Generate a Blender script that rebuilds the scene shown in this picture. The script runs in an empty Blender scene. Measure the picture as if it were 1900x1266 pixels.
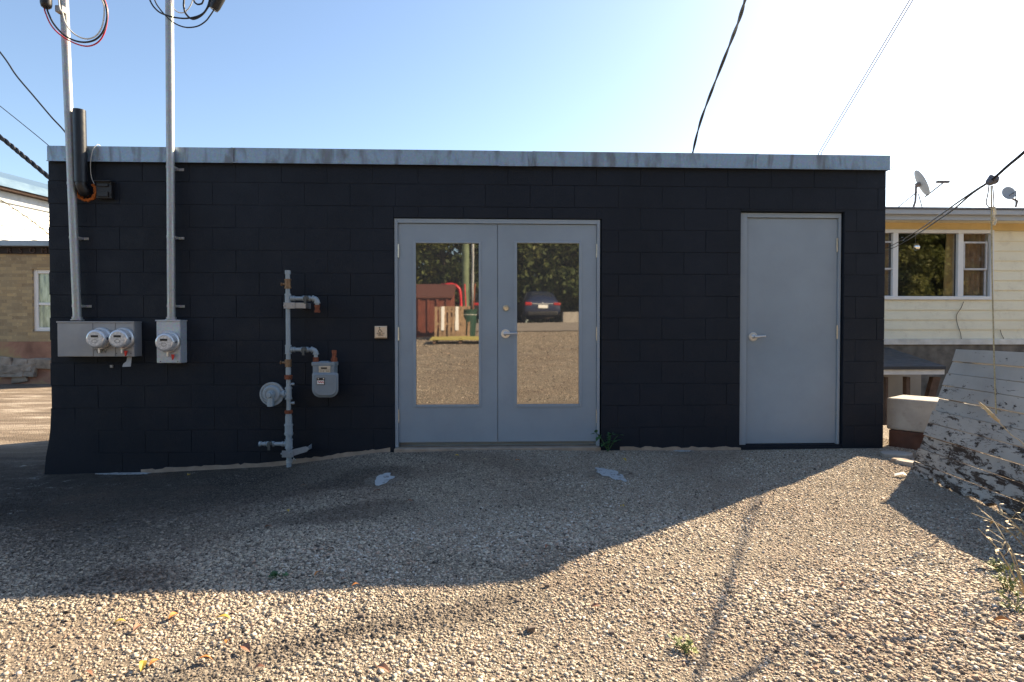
import bpy, math, random
import numpy as np
from mathutils import Vector, Matrix
R = math.radians
random.seed(7); rng = np.random.default_rng(11)
sc = bpy.context.scene
col = sc.collection

# ------------------------------------------------------------------ camera, world, sun, exposure
H = 1.05; F = 1100.0; YAW = R(2.2); TILT = R(1.04); CAMP = Vector((0, -5.36, H))
cd = bpy.data.cameras.new('camera'); cam = bpy.data.objects.new('camera', cd); col.objects.link(cam)
cd.sensor_width = 36; cd.lens = F / 1900 * 36; cd.clip_start = 0.05; cd.clip_end = 2000
cam.location = CAMP; cam.rotation_euler = (R(90) - TILT, 0, -YAW)
sc.camera = cam
SUN_AZ = R(52.7); SUN_EL = R(32)
w = bpy.data.worlds.new('World'); sc.world = w; w.use_nodes = True
wn = w.node_tree; bg = wn.nodes['Background']
sky = wn.nodes.new('ShaderNodeTexSky'); sky.sky_type = 'NISHITA'; sky.sun_disc = False
sky.sun_elevation = SUN_EL; sky.sun_rotation = SUN_AZ; sky.air_density = 1.0; sky.dust_density = 0.7; sky.ozone_density = 1.3
wn.links.new(sky.outputs[0], bg.inputs[0]); bg.inputs[1].default_value = 0.079
sd = bpy.data.lights.new('sun', 'SUN'); sun = bpy.data.objects.new('sun', sd); col.objects.link(sun)
sd.energy = 5.0; sd.angle = R(0.5); sd.color = (1.0, 0.81, 0.56)
sdir = Vector((math.sin(SUN_AZ) * math.cos(SUN_EL), math.cos(SUN_AZ) * math.cos(SUN_EL), math.sin(SUN_EL)))
sun.rotation_euler = sdir.to_track_quat('Z', 'Y').to_euler(); sun.location = (20, 20, 20)
vs = sc.view_settings; vs.view_transform = 'Standard'; vs.look = 'None'; vs.gamma = 1; vs.exposure = 1.62
sc.cycles.max_bounces = 8

# ------------------------------------------------------------------ coordinates
FW = Vector((math.sin(YAW) * math.cos(TILT), math.cos(YAW) * math.cos(TILT), -math.sin(TILT)))
RT = Vector((math.cos(YAW), -math.sin(YAW), 0)); UP = RT.cross(FW)
def P(px, py, y=0.0):
    """point on the vertical plane y seen at photo position px,py (survey of the photo)"""
    d = FW + RT * ((px - 950) / F) + UP * ((633 - py) / F)
    return CAMP + d * ((y - CAMP.y) / d.y)
def M(px, py, dist):
    """point dist metres in front of the wall that the door glass mirrors at px,py"""
    d = FW + RT * ((px - 950) / F) + UP * ((633 - py) / F)
    t = (0.04 - CAMP.y + 0.04 + dist) / d.y
    return Vector((CAMP.x + d.x * t, -dist, CAMP.z + d.z * t))
def CW(X, Z, z=0.0):
    return Vector((CAMP.x + X * RT.x + Z * math.sin(YAW), CAMP.y + X * RT.y + Z * math.cos(YAW), z))
def sm(a, b, x):
    t = np.clip((x - a) / (b - a), 0, 1); return t * t * (3 - 2 * t)
WX = [-30, -7, -3.9, -3.0, -1.9, -1.0, 0, .9, 2.1, 3.3, 4.2, 30]
WZ = [-.12, -.2, -.215, -.215, -.165, -.05, -.025, -.045, -.055, -.045, -.05, -.05]
def gz(x, y):
    x = np.asarray(x, float); y = np.asarray(y, float)
    wv = np.interp(x, WX, WZ)
    t = sm(0, 1.9, -y)
    front = np.interp(x, [-8, -3, 0, 3, 6], [-.17, -.13, -.10, -.09, -.06])
    z = wv * (1 - t) + front * t
    z = z - 0.95 * sm(3.2, 3.9, x) * sm(1.3, 2.3, y)
    up = np.clip(-y - 6.2, 0, 17.5); z = z + 0.085 * up * sm(0, 2.5, up)
    near = np.exp(-((x / 9) ** 2)) * (y > -14)
    z = z + near * (0.010 * np.sin(x * 2.3 + y * 1.1) * np.sin(y * 2.9 - x) * sm(0.1, .8, -y) + 0.006 * np.sin(x * 7.1 + 1.3 * np.sin(y * 5)) * np.sin(y * 6.3 + x) * sm(0, .3, -y))
    return z
def G(x, y): return float(gz(x, y))

# ------------------------------------------------------------------ node helpers
class Mat:
    def __init__(s, name, color=(.5, .5, .5), rough=.6, metal=0., spec=.5):
        s.m = bpy.data.materials.new(name); s.m.use_nodes = True; s.nt = s.m.node_tree
        s.b = s.nt.nodes['Principled BSDF']
        s.b.inputs['Base Color'].default_value = (*color, 1); s.b.inputs['Roughness'].default_value = rough
        s.b.inputs['Metallic'].default_value = metal; s.b.inputs['Specular IOR Level'].default_value = spec
        s._co = None
    def n(s, typ, **k):
        nd = s.nt.nodes.new(typ)
        for a, v in k.items():
            if a.startswith('i_'):
                key = a[2:].replace('_', ' ')
                inp = nd.inputs[int(key)] if key.isdigit() else nd.inputs[key]
                if hasattr(v, 'node'): s.nt.links.new(v, inp)
                else: inp.default_value = v
            else: setattr(nd, a, v)
        return nd
    def co(s, kind='Object', scale=(1, 1, 1), rot=(0, 0, 0)):
        t = s.n('ShaderNodeTexCoord')
        mp = s.n('ShaderNodeMapping', i_Vector=t.outputs[kind]); mp.inputs['Scale'].default_value = scale; mp.inputs['Rotation'].default_value = rot
        return mp.outputs[0]
    def noise(s, scale, detail=4, co=None, rough=.55, dist=0):
        return s.n('ShaderNodeTexNoise', i_Vector=co or s.co(), i_Scale=scale, i_Detail=detail, i_Roughness=rough, i_Distortion=dist).outputs[0]
    def ramp(s, fac, stops, interp='LINEAR'):
        r = s.n('ShaderNodeValToRGB', i_Fac=fac); cr = r.color_ramp; cr.interpolation = interp
        while len(cr.elements) < len(stops): cr.elements.new(.5)
        for e, (p, c) in zip(cr.elements, stops):
            e.position = p; e.color = (*c, 1) if isinstance(c, (tuple, list)) else (c, c, c, 1)
        return r.outputs[0]
    def mix(s, fac, a, b, mode='MIX'):
        m = s.n('ShaderNodeMix', data_type='RGBA', blend_type=mode)
        for i, v in ((0, fac), (6, a), (7, b)):
            if hasattr(v, 'node'): s.nt.links.new(v, m.inputs[i])
            else: m.inputs[i].default_value = v if i == 0 else ((*v, 1) if len(v) == 3 else v)
        return m.outputs[2]
    def math(s, op, a, b=0.0):
        return s.n('ShaderNodeMath', operation=op, i_0=a, i_1=b).outputs[0]
    def color(s, v): s.nt.links.new(v, s.b.inputs['Base Color']); return s
    def rough(s, v): s.nt.links.new(v, s.b.inputs['Roughness']); return s
    def bump(s, h, strength=.3, dist=.01):
        b = s.n('ShaderNodeBump', i_Height=h, i_Strength=strength, i_Distance=dist)
        s.nt.links.new(b.outputs[0], s.b.inputs['Normal']); return s
def simple(name, c, rough=.6, metal=0., var=.18, scale=8, bump=0., bscale=60, spec=.5, dirt=None):
    m = Mat(name, c, rough, metal, spec)
    co = m.co()
    n1 = m.noise(scale, 5, co)
    lo = tuple(x * (1 - var) for x in c); hi = tuple(min(1, x * (1 + var)) for x in c)
    cc = m.ramp(n1, [(.3, lo), (.7, hi)])
    if dirt:
        n2 = m.noise(scale * 2.7, 6, co, .7); cc = m.mix(m.ramp(n2, [(.52, 0.0), (.7, dirt[1])]), cc, dirt[0])
    m.color(cc)
    m.rough(m.ramp(m.noise(scale * 3, 4, co), [(.3, max(0, rough - .1)), (.7, min(1, rough + .1))]))
    if bump: m.bump(m.noise(bscale, 4, co), bump, .004)
    return m.m

# ------------------------------------------------------------------ mesh helpers
ORG = {}
def tag(o, label=None, cat=None, group=None, kind=None):
    if label: o['label'] = label
    if cat: o['category'] = cat
    if group: o['group'] = group
    if kind: o['kind'] = kind
    return o
def thing(name, loc, label, cat, group=None):
    o = bpy.data.objects.new(name, None); o.empty_display_size = .1; col.objects.link(o); o.location = loc; ORG[o.name] = Vector(loc)
    return tag(o, label, cat, group)
class MB:
    def __init__(s): s.v = []; s.f = []; s.uv = {}
    def add(s, vs, fs):
        k = len(s.v); s.v += [Vector(v) for v in vs]; s.f += [tuple(k + i for i in f) for f in fs]; return s
    def box(s, a, b, rot=None, c=None):
        (x0, y0, z0), (x1, y1, z1) = [(min(p), 0, 0) for p in ()] or (a, b)
        x0, x1 = min(x0, x1), max(x0, x1); y0, y1 = min(y0, y1), max(y0, y1); z0, z1 = min(z0, z1), max(z0, z1)
        vs = [Vector((x, y, z)) for z in (z0, z1) for y in (y0, y1) for x in (x0, x1)]
        if rot is not None:
            c = Vector(c) if c is not None else Vector(((x0 + x1) / 2, (y0 + y1) / 2, (z0 + z1) / 2))
            vs = [rot @ (v - c) + c for v in vs]
        return s.add(vs, [(0, 2, 3, 1), (4, 5, 7, 6), (0, 1, 5, 4), (2, 6, 7, 3), (0, 4, 6, 2), (1, 3, 7, 5)])
    def tube(s, pts, r, n=12, caps=True):
        pts = [Vector(p) for p in pts]; rs = r if isinstance(r, (list, tuple)) else [r] * len(pts)
        k0 = len(s.v); prev = None
        for i, p in enumerate(pts):
            t = (pts[min(i + 1, len(pts) - 1)] - pts[max(i - 1, 0)])
            t = t.normalized() if t.length > 1e-9 else Vector((0, 0, 1))
            if prev is None:
                a = t.orthogonal().normalized()
            else:
                a = prev - t * prev.dot(t)
                a = a.normalized() if a.length > 1e-6 else t.orthogonal().normalized()
            prev = a; b = t.cross(a)
            for j in range(n):
                th = 2 * math.pi * j / n
                s.v.append(p + (a * math.cos(th) + b * math.sin(th)) * rs[i])
        for i in range(len(pts) - 1):
            for j in range(n):
                j2 = (j + 1) % n
                s.f.append((k0 + i * n + j, k0 + i * n + j2, k0 + (i + 1) * n + j2, k0 + (i + 1) * n + j))
        if caps:
            s.f.append(tuple(k0 + j for j in reversed(range(n)))); e = k0 + (len(pts) - 1) * n
            s.f.append(tuple(e + j for j in range(n)))
        return s
    def lathe(s, o, axis, prof, n=24):
        """prof: list of (distance along axis, radius)"""
        o = Vector(o); axis = Vector(axis).normalized()
        return s.tube_fix(o, axis, prof, n)
    def tube_fix(s, o, axis, prof, n):
        a = axis.orthogonal().normalized(); b = axis.cross(a); k0 = len(s.v)
        for h, r in prof:
            for j in range(n):
                th = 2 * math.pi * j / n
                s.v.append(o + axis * h + (a * math.cos(th) + b * math.sin(th)) * max(r, 1e-4))
        for i in range(len(prof) - 1):
            for j in range(n):
                j2 = (j + 1) % n
                s.f.append((k0 + i * n + j, k0 + i * n + j2, k0 + (i + 1) * n + j2, k0 + (i + 1) * n + j))
        s.f.append(tuple(k0 + j for j in reversed(range(n)))); e = k0 + (len(prof) - 1) * n
        s.f.append(tuple(e + j for j in range(n)))
        return s
    def prism(s, poly, d):
        """poly: 3D points of a planar outline, d: extrusion vector"""
        poly = [Vector(p) for p in poly]; d = Vector(d); n = len(poly)
        return s.add(poly + [p + d for p in poly], [tuple(reversed(range(n))), tuple(range(n, 2 * n))] + [(i, (i + 1) % n, n + (i + 1) % n, n + i) for i in range(n)])
    def build(s, name, mat, parent=None, smooth=False, bevel=0, base=False):
        me = bpy.data.meshes.new(name)
        if parent is not None: o3 = ORG[parent.name]
        else:
            xs = [v.x for v in s.v]; ys = [v.y for v in s.v]; zs = [v.z for v in s.v]
            o3 = Vector(((min(xs) + max(xs)) / 2, (min(ys) + max(ys)) / 2, min(zs)))
        me.from_pydata([tuple(v - o3) for v in s.v], [], s.f)
        import bmesh
        bm = bmesh.new(); bm.from_mesh(me); bmesh.ops.recalc_face_normals(bm, faces=bm.faces); bm.to_mesh(me); bm.free()
        if smooth:
            me.polygons.foreach_set('use_smooth', [True] * len(me.polygons)); me.set_sharp_from_angle(angle=R(38))
        me.materials.append(mat); me.update()
        ob = bpy.data.objects.new(name, me); col.objects.link(ob)
        if parent is not None:
            ob.parent = parent
        else: ob.location = o3
        ORG[ob.name] = o3
        if bevel:
            b = ob.modifiers.new('bevel', 'BEVEL'); b.width = bevel; b.segments = 2; b.limit_method = 'ANGLE'; b.angle_limit = R(50)
            b.harden_normals = False
        return ob
def split_build(mb, name, mat, parent, **k):
    # islands that touch stay one piece, every separate piece becomes its own part
    par = list(range(len(mb.v)))
    def fd(i):
        while par[i] != i: par[i] = par[par[i]]; i = par[i]
        return i
    for f in mb.f:
        for i in f[1:]: par[fd(i)] = fd(f[0])
    isl = {}
    for i in range(len(mb.v)): isl.setdefault(fd(i), []).append(i)
    grp = []
    for ids in isl.values():
        lo = [min(mb.v[i][a] for i in ids) - .002 for a in range(3)]; hi = [max(mb.v[i][a] for i in ids) + .002 for a in range(3)]
        hit = [g_ for g_ in grp if all(g_[0][a] <= hi[a] and lo[a] <= g_[1][a] for a in range(3))]
        for g_ in hit: grp.remove(g_); lo = [min(x, y) for x, y in zip(lo, g_[0])]; hi = [max(x, y) for x, y in zip(hi, g_[1])]; ids = ids + g_[2]
        grp.append((lo, hi, ids))
    for lo, hi, ids in grp:
        m_ = {i: j for j, i in enumerate(ids)}; q = MB(); q.v = [mb.v[i] for i in ids]; q.f = [tuple(m_[i] for i in f) for f in mb.f if f[0] in m_]; q.build(name, mat, parent, **k)
def copy_tree(o, parent=None):
    c = o.copy(); col.objects.link(c)
    if parent is not None: c.parent = parent
    for ch in [x for x in bpy.data.objects if x.parent == o]: copy_tree(ch, c)
    return c
def curve_pts(pts, n=8):
    """Catmull-Rom through pts"""
    p = [Vector(a) for a in pts]; p = [p[0] * 2 - p[1]] + p + [p[-1] * 2 - p[-2]]; out = []
    for i in range(1, len(p) - 2):
        for k in range(n):
            t = k / n
            out.append(.5 * ((2 * p[i]) + (p[i + 1] - p[i - 1]) * t + (2 * p[i - 1] - 5 * p[i] + 4 * p[i + 1] - p[i + 2]) * t * t + (3 * p[i] - p[i - 1] - 3 * p[i + 1] + p[i + 2]) * t ** 3))
    out.append(p[-2]); return out
def text_mesh(body, size, extrude, loc, mat, name, parent, rot=(R(90), 0, 0), align='CENTER', scale=(1, 1, 1), shear=0):
    cu = bpy.data.curves.new('t', 'FONT'); cu.body = body; cu.size = size; cu.extrude = extrude; cu.align_x = align; cu.align_y = 'CENTER'; cu.shear = shear; cu.space_line = .85
    ob = bpy.data.objects.new('t', cu); col.objects.link(ob)
    ob.rotation_euler = rot; ob.scale = scale
    bpy.context.view_layer.update()
    dg = bpy.context.evaluated_depsgraph_get(); me = bpy.data.meshes.new_from_object(ob.evaluated_get(dg))
    me.transform(ob.matrix_world); bpy.data.objects.remove(ob)
    me.transform(Matrix.Translation(Vector(loc) - ORG[parent.name])); me.materials.clear(); me.materials.append(mat)
    o = bpy.data.objects.new(name, me); col.objects.link(o); o.parent = parent; ORG[o.name] = ORG[parent.name]
    return o

# ------------------------------------------------------------------ materials
def wall_mat():
    m = Mat('black_block_paint', (.013, .015, .021), .62, 0, .3)
    co = m.co()
    big = m.noise(.9, 4, co); mid = m.noise(5, 6, co, .65)
    c = m.mix(m.ramp(big, [(.3, 0.0), (.7, 1.0)]), (.005, .0085, .0155), (.0095, .0145, .025))
    c = m.mix(m.ramp(mid, [(.45, 0.0), (.75, .5)]), c, (.015, .019, .026))
    m.color(c); m.rough(m.ramp(mid, [(.3, .5), (.7, .78)]))
    f = m.noise(120, 3, co, .6); g2 = m.noise(30, 4, co, .6)
    h = m.math('ADD', m.math('MULTIPLY', f, .6), m.math('MULTIPLY', g2, .8))
    h = m.math('ADD', h, m.math('MULTIPLY', m.ramp(m.noise(55, 5, co, .7), [(.30, 0.0), (.38, 1.0)]), .5)); m.bump(h, .6, .005); return m.m
def galv_mat(name, base=(.31, .41, .51), smudge=True, metal=.5):
    m = Mat(name, base, .42, metal)
    co = m.co(); st = m.noise(3.2, 6, m.co(scale=(3.2, 1, .8), rot=(0, R(20), 0)), .5, .6)
    sp = m.n('ShaderNodeTexVoronoi', i_Vector=co, i_Scale=70.0).outputs[1]
    c = m.mix(.10, base, sp, 'OVERLAY')
    if smudge: c = m.mix(m.ramp(st, [(.50, 0.0), (.66, .7)]), c, (.15, .145, .145))
    m.color(c); m.rough(m.ramp(m.noise(9, 5, co), [(.3, .34), (.7, .6)])); m.bump(m.noise(2.2, 3, co), .25, .02)
    return m.m
M_wall = wall_mat()
M_galv = galv_mat('galvanised_coping'); M_cond = galv_mat('galvanised_conduit', (.40, .41, .41), False, .55)
M_box1 = simple('meter_box_grey', (.33, .335, .345), .45, .15, .1, 5, .05)
M_box2 = galv_mat('meter_box_galvanised', (.48, .52, .56), False, .3)
M_door = simple('grey_door_paint', (.265, .325, .385), .42, 0, .07, 2.2, .12, 120, dirt=((.21, .25, .30), .2))
M_frame = simple('grey_frame_paint', (.285, .345, .405), .4, 0, .05, 3, .05, 120)
M_steel = simple('satin_steel', (.75, .73, .70), .4, .7, .08, 20)
M_hinge = simple('hinge_steel', (.66, .62, .52), .35, .9, .12, 30)
M_black = simple('black_plastic', (.012, .012, .014), .45, 0, .2, 20, .05)
M_blackpipe = simple('black_pipe_paint', (.011, .013, .018), .4, 0, .2, 12, .1, 60)
M_gas = simple('grey_gas_paint', (.31, .37, .41), .45, .05, .06, 25, .05, 90, dirt=((.17, .15, .13), .22))
M_gasbody = simple('gas_meter_grey', (.21, .25, .285), .48, .05, .08, 12, .06)
M_rust = simple('rusty_iron', (.22, .07, .035), .85, .1, .35, 40, .5, 120)
M_brass = simple('brassy_union', (.24, .15, .085), .55, .5, .3, 40, .3)
M_foot = simple('bare_footing', (.36, .28, .215), .9, 0, .2, 10, .6, 50)
M_conc = simple('concrete', (.36, .33, .29), .9, 0, .2, 4, .5, 40, dirt=((.2, .17, .14), .5))
M_white = simple('white_trim', (.78, .78, .76), .45, 0, .04, 4)
M_cable = simple('black_cable', (.010, .010, .012), .45, 0, .2, 30)
M_redw = simple('red_cable', (.55, .02, .035), .4, 0, .1, 30)
M_whitew = simple('white_cable', (.6, .6, .57), .45, 0, .1, 30)
M_redtag = simple('red_seal', (.62, .02, .015), .4, 0, .1, 40)
M_orange = simple('orange_foam', (.55, .16, .035), .9, 0, .3, 60, .8, 90)
M_plate = simple('button_steel', (.78, .60, .42), .5, .2, .06, 40)
M_ink = simple('engraved_black', (.02, .018, .016), .6, 0, .1, 30)
def mirror_glass(name, c, rough=.015):
    m = Mat(name, c, rough, .84, .9); m.bump(m.noise(2.2, 3), .007, .03); return m.m
M_glass = mirror_glass('coated_door_glass', (.37, .355, .33), .02)
M_hglass = mirror_glass('house_window_glass', (.30, .30, .30))
M_dark = simple('dark_interior', (.012, .012, .014), .9)

# ------------------------------------------------------------------ the ground
def ground_mat():
    m = Mat('gravel_ground', (.2, .18, .15), .95, 0, .2)
    co = m.co()
    geo = m.n('ShaderNodeNewGeometry'); sep = m.n('ShaderNodeSeparateXYZ', i_0=geo.outputs['Position'])
    grit = m.noise(95, 6, co, .8); big = m.noise(.7, 5, co, .6); midn = m.noise(5, 6, co, .7)
    vor = m.n('ShaderNodeTexVoronoi', i_Vector=co, i_Scale=60.0).outputs
    c = m.ramp(grit, [(.3, (.12, .095, .07)), (.5, (.34, .29, .225)), (.68, (.58, .50, .40))])
    vs_ = m.n('ShaderNodeSeparateColor', i_0=vor[1]).outputs[0]
    c = m.mix(.5, c, m.ramp(vs_, [(0, (.12, .10, .08)), (.6, (.33, .28, .22)), (1, (.6, .52, .42))]))
    c = m.mix(m.ramp(big, [(.46, 0.0), (.66, .45)]), c, (.20, .14, .10)); c = m.mix(.12, c, (.10, .08, .06))
    # compacted asphalt of the alley and left strip, sunlit streaks painted in pale
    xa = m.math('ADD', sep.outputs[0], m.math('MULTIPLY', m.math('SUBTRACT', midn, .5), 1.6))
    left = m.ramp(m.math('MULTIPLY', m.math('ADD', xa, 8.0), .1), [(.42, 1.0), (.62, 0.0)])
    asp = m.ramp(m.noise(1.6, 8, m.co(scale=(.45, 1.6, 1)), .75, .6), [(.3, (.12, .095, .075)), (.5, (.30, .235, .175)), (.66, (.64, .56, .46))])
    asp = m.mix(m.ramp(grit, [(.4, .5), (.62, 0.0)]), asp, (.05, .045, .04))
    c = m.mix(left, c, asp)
    front_shade = m.math('MULTIPLY', m.ramp(m.math('MULTIPLY', m.math('ADD', xa, 8.0), .1), [(.52, 1.0), (.80, 0.0)]), m.ramp(m.math('MULTIPLY', m.math('ADD', sep.outputs[1], 5.0), .1), [(.20, 0.0), (.33, 1.0), (.54, 1.0), (.60, 0.0)]))  # building's shade darkened into the front-left ground colour
    c = m.mix(m.math('MULTIPLY', front_shade, .85), c, m.ramp(m.noise(7, 7, co, .75), [(.4, (.03, .028, .027)), (.58, (.07, .065, .06)), (.66, (.30, .31, .29))]))
    m.color(c)
    hh = m.math('ADD', m.math('MULTIPLY', grit, .8), m.math('MULTIPLY', m.ramp(vor[0], [(0, 1.0), (.6, 0.0)]), .9))
    m.bump(m.math('ADD', hh, m.math('MULTIPLY', midn, .9)), .9, .018)
    return m.m
def axis(dense0, dense1, step, far):
    a = list(np.arange(dense0, dense1, step)); s = step; v = dense0
    lo = []
    while v > -far: s *= 1.25; v -= s; lo.append(v)
    s = step; v = a[-1]; hi = []
    while v < far: s *= 1.25; v += s; hi.append(v)
    return np.array(lo[::-1] + a + hi)
gx = axis(-7, 6, .04, 420); gy = axis(-7.5, .6, .04, 420)
X, Y = np.meshgrid(gx, gy); Z = gz(X, Y)
def grid_obj(name, X, Y, Z, mat):
    ny, nx = X.shape; v = np.stack([X, Y, Z], -1).reshape(-1, 3)
    i = np.arange((ny - 1) * (nx - 1)); r = i // (nx - 1); c = i % (nx - 1); a = r * nx + c
    f = np.stack([a, a + 1, a + nx + 1, a + nx], -1)
    me = bpy.data.meshes.new(name); me.vertices.add(len(v)); me.vertices.foreach_set('co', v.ravel())
    me.loops.add(f.size); me.loops.foreach_set('vertex_index', f.ravel().astype(np.int32))
    me.polygons.add(len(f)); me.polygons.foreach_set('loop_start', np.arange(0, f.size, 4, dtype=np.int32)); me.polygons.foreach_set('loop_total', np.full(len(f), 4, dtype=np.int32))
    me.polygons.foreach_set('use_smooth', np.ones(len(f), bool)); me.update(calc_edges=True); me.validate(); me.materials.append(mat)
    o = bpy.data.objects.new(name, me); col.objects.link(o); return o
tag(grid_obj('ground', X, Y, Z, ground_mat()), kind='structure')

def stones(name, xy, size, label, tone=None, sink=.25):
    n = len(xy)
    corners = np.array([[x, y, z] for z in (-1, 1) for y in (-1, 1) for x in (-1, 1)], float)
    v = corners[None] * (1 - .45 * rng.random((n, 8, 3)))
    sc3 = np.stack([np.ones(n), .6 + .35 * rng.random(n), .26 + .28 * rng.random(n)], -1) * size[:, None] * .62
    v *= sc3[:, None, :]
    tx = rng.normal(0, .27, n); tz = rng.random(n) * 2 * np.pi; ty = rng.normal(0, .27, n)
    def rot(v, a, i, j):
        c, s = np.cos(a)[:, None], np.sin(a)[:, None]; vi, vj = v[..., i].copy(), v[..., j].copy()
        v[..., i] = c * vi - s * vj; v[..., j] = s * vi + c * vj
    rot(v, tz, 0, 1); rot(v, tx, 1, 2); rot(v, ty, 0, 2); rot(v, rng.random(n) * 6.28, 0, 1)
    base = gz(xy[:, 0], xy[:, 1]) + size * sink * rng.random(n)
    v[..., 0] += xy[:, 0, None]; v[..., 1] += xy[:, 1, None]; v[..., 2] += base[:, None]
    fb = np.array([(0, 2, 3, 1), (4, 5, 7, 6), (0, 1, 5, 4), (2, 6, 7, 3), (0, 4, 6, 2), (1, 3, 7, 5)])
    f = (fb[None] + (np.arange(n) * 8)[:, None, None]).reshape(-1, 4)
    me = bpy.data.meshes.new(name); me.vertices.add(n * 8); me.vertices.foreach_set('co', v.ravel())
    me.loops.add(f.size); me.loops.foreach_set('vertex_index', f.ravel().astype(np.int32))
    me.polygons.add(len(f)); me.polygons.foreach_set('loop_start', np.arange(0, f.size, 4, dtype=np.int32)); me.polygons.foreach_set('loop_total', np.full(len(f), 4, dtype=np.int32))
    me.update(calc_edges=True)
    at = me.attributes.new('tone', 'FLOAT', 'POINT'); t = rng.random(n) if tone is None else tone
    at.data.foreach_set('value', np.repeat(t, 8).astype(np.float32))
    o = bpy.data.objects.new(name, me); col.objects.link(o); me.materials.append(M_stone)
    return tag(o, label, 'gravel', kind='stuff')
ms = Mat('gravel_stone', (.2, .18, .15), .9, 0, .3)
ta = ms.n('ShaderNodeAttribute', attribute_name='tone').outputs['Fac']
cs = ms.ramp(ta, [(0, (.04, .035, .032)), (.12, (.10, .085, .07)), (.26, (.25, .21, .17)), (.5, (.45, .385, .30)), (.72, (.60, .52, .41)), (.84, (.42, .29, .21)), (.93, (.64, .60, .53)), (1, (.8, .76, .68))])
pat = ms.noise(.8, 5, ms.co(), .6)
cs = ms.mix(ms.ramp(pat, [(.48, 0.0), (.66, .45)]), cs, (.22, .15, .11))
ms.color(cs); ms.bump(ms.noise(300, 3), .4, .001); M_stone = ms.m

PATCHES = []   # (cx, cy, r): worn paint spots kept clear of stones
def on_ground(px, py, z=None):
    d = FW + RT * ((px - 950) / F) + UP * ((633 - py) / F); zz = -.1
    for _ in range(12):
        p = CAMP + d * ((zz - CAMP.z) / d.z); zz = G(p.x, p.y)
    return Vector((p.x, p.y, zz))
for px, py, r in ((1132, 880, .21), (712, 890, .15), (228, 880, .22), (1270, 840, .1)):
    p = on_ground(px, py); PATCHES.append((p.x, p.y, r))

n = 820000
zc = 1.75 + (6.0 - 1.75) * rng.random(n) ** .68; xc = (rng.random(n) * 2 - 1) * (zc * .88 + .5)
wx = CAMP.x + xc * RT.x + zc * math.sin(YAW); wy = CAMP.y + xc * RT.y + zc * math.cos(YAW)
bare = np.sin(wx * 1.7 + 2 * np.sin(wy * 1.3)) * np.sin(wy * 2.1 + wx * .6)
keep = ~((wy > -.03) & (wx > -3.95) & (wx < 3.76)) & (rng.random(n) < np.clip(1.0 - .55 * sm(.25, .8, bare) - .8 * sm(-1.0, -4.4, wx) , .1, 1)) & ~((wy > .1) & (wx < -3.8))
for cx, cy, r in PATCHES:
    keep &= ~(((wx - cx) ** 2 + ((wy - cy) * 1.4) ** 2 < r * r) & (rng.random(n) < .93))
xy = np.stack([wx, wy], -1)[keep]
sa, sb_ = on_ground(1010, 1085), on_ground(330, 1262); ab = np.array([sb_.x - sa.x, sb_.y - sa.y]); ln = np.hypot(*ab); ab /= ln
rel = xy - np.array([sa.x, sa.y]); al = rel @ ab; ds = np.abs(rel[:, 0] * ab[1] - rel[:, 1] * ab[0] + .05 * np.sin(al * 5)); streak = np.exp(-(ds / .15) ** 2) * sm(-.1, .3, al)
size = np.clip(rng.lognormal(math.log(.0059), .52, len(xy)), .003, .019)
pt = np.sin(xy[:, 0] * 2.1 + 1.7 * np.sin(xy[:, 1] * 1.9 + .5)) * np.sin(xy[:, 1] * 2.7 + 1.3 * np.sin(xy[:, 0] * 1.3)); size *= np.interp(xy[:, 1], [-4, -2.4, -1.2, 0], [1.0, .92, .74, .62]) * (1 + .22 * pt)
tone = np.clip(rng.beta(2.0, 1.5, len(xy)), 0, 1) * (1 - .88 * sm(.2, -2.6, xy[:, 0] + .5 * np.sin(xy[:, 1] * 2.2)) * sm(-3.1, -1.7, xy[:, 1] + .3 * np.sin(xy[:, 0] * 2.7))) * (1 - .65 * streak) * (1 - .55 * sm(.15, .75, np.sin(xy[:, 0] * 3.1 + 2 * np.sin(xy[:, 1] * 2.3)) * np.sin(xy[:, 1] * 4.1 + 1.5 * np.sin(xy[:, 0] * 1.7))) * sm(1.2, -1.2, xy[:, 0]) * sm(-3.2, -2.2, xy[:, 1]))  # front-left stones toned darker too, painting in the building's shade
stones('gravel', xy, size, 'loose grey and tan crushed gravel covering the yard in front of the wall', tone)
n = 120000
dd_ = 3.55 + 15.2 * rng.random(n) ** 1.2; xy = np.stack([rng.uniform(-1, 1, n) * (.3 * (5.4 + dd_) + 1.2), -dd_], -1)
xy = xy[~((xy[:, 1] > -4.0) & (np.abs(xy[:, 0]) < 1.2 + (xy[:, 1] + 4) * 2))]
stones('gravel', xy, np.clip(rng.lognormal(math.log(.0085), .45, len(xy)), .005, .032) * np.interp(-xy[:, 1], [4, 18], [1, 1.9]), 'looser gravel and pebbles on the far half of the yard, mirrored in the door glass', np.clip(rng.beta(1.6, 2.2, len(xy)), 0, 1))

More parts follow.
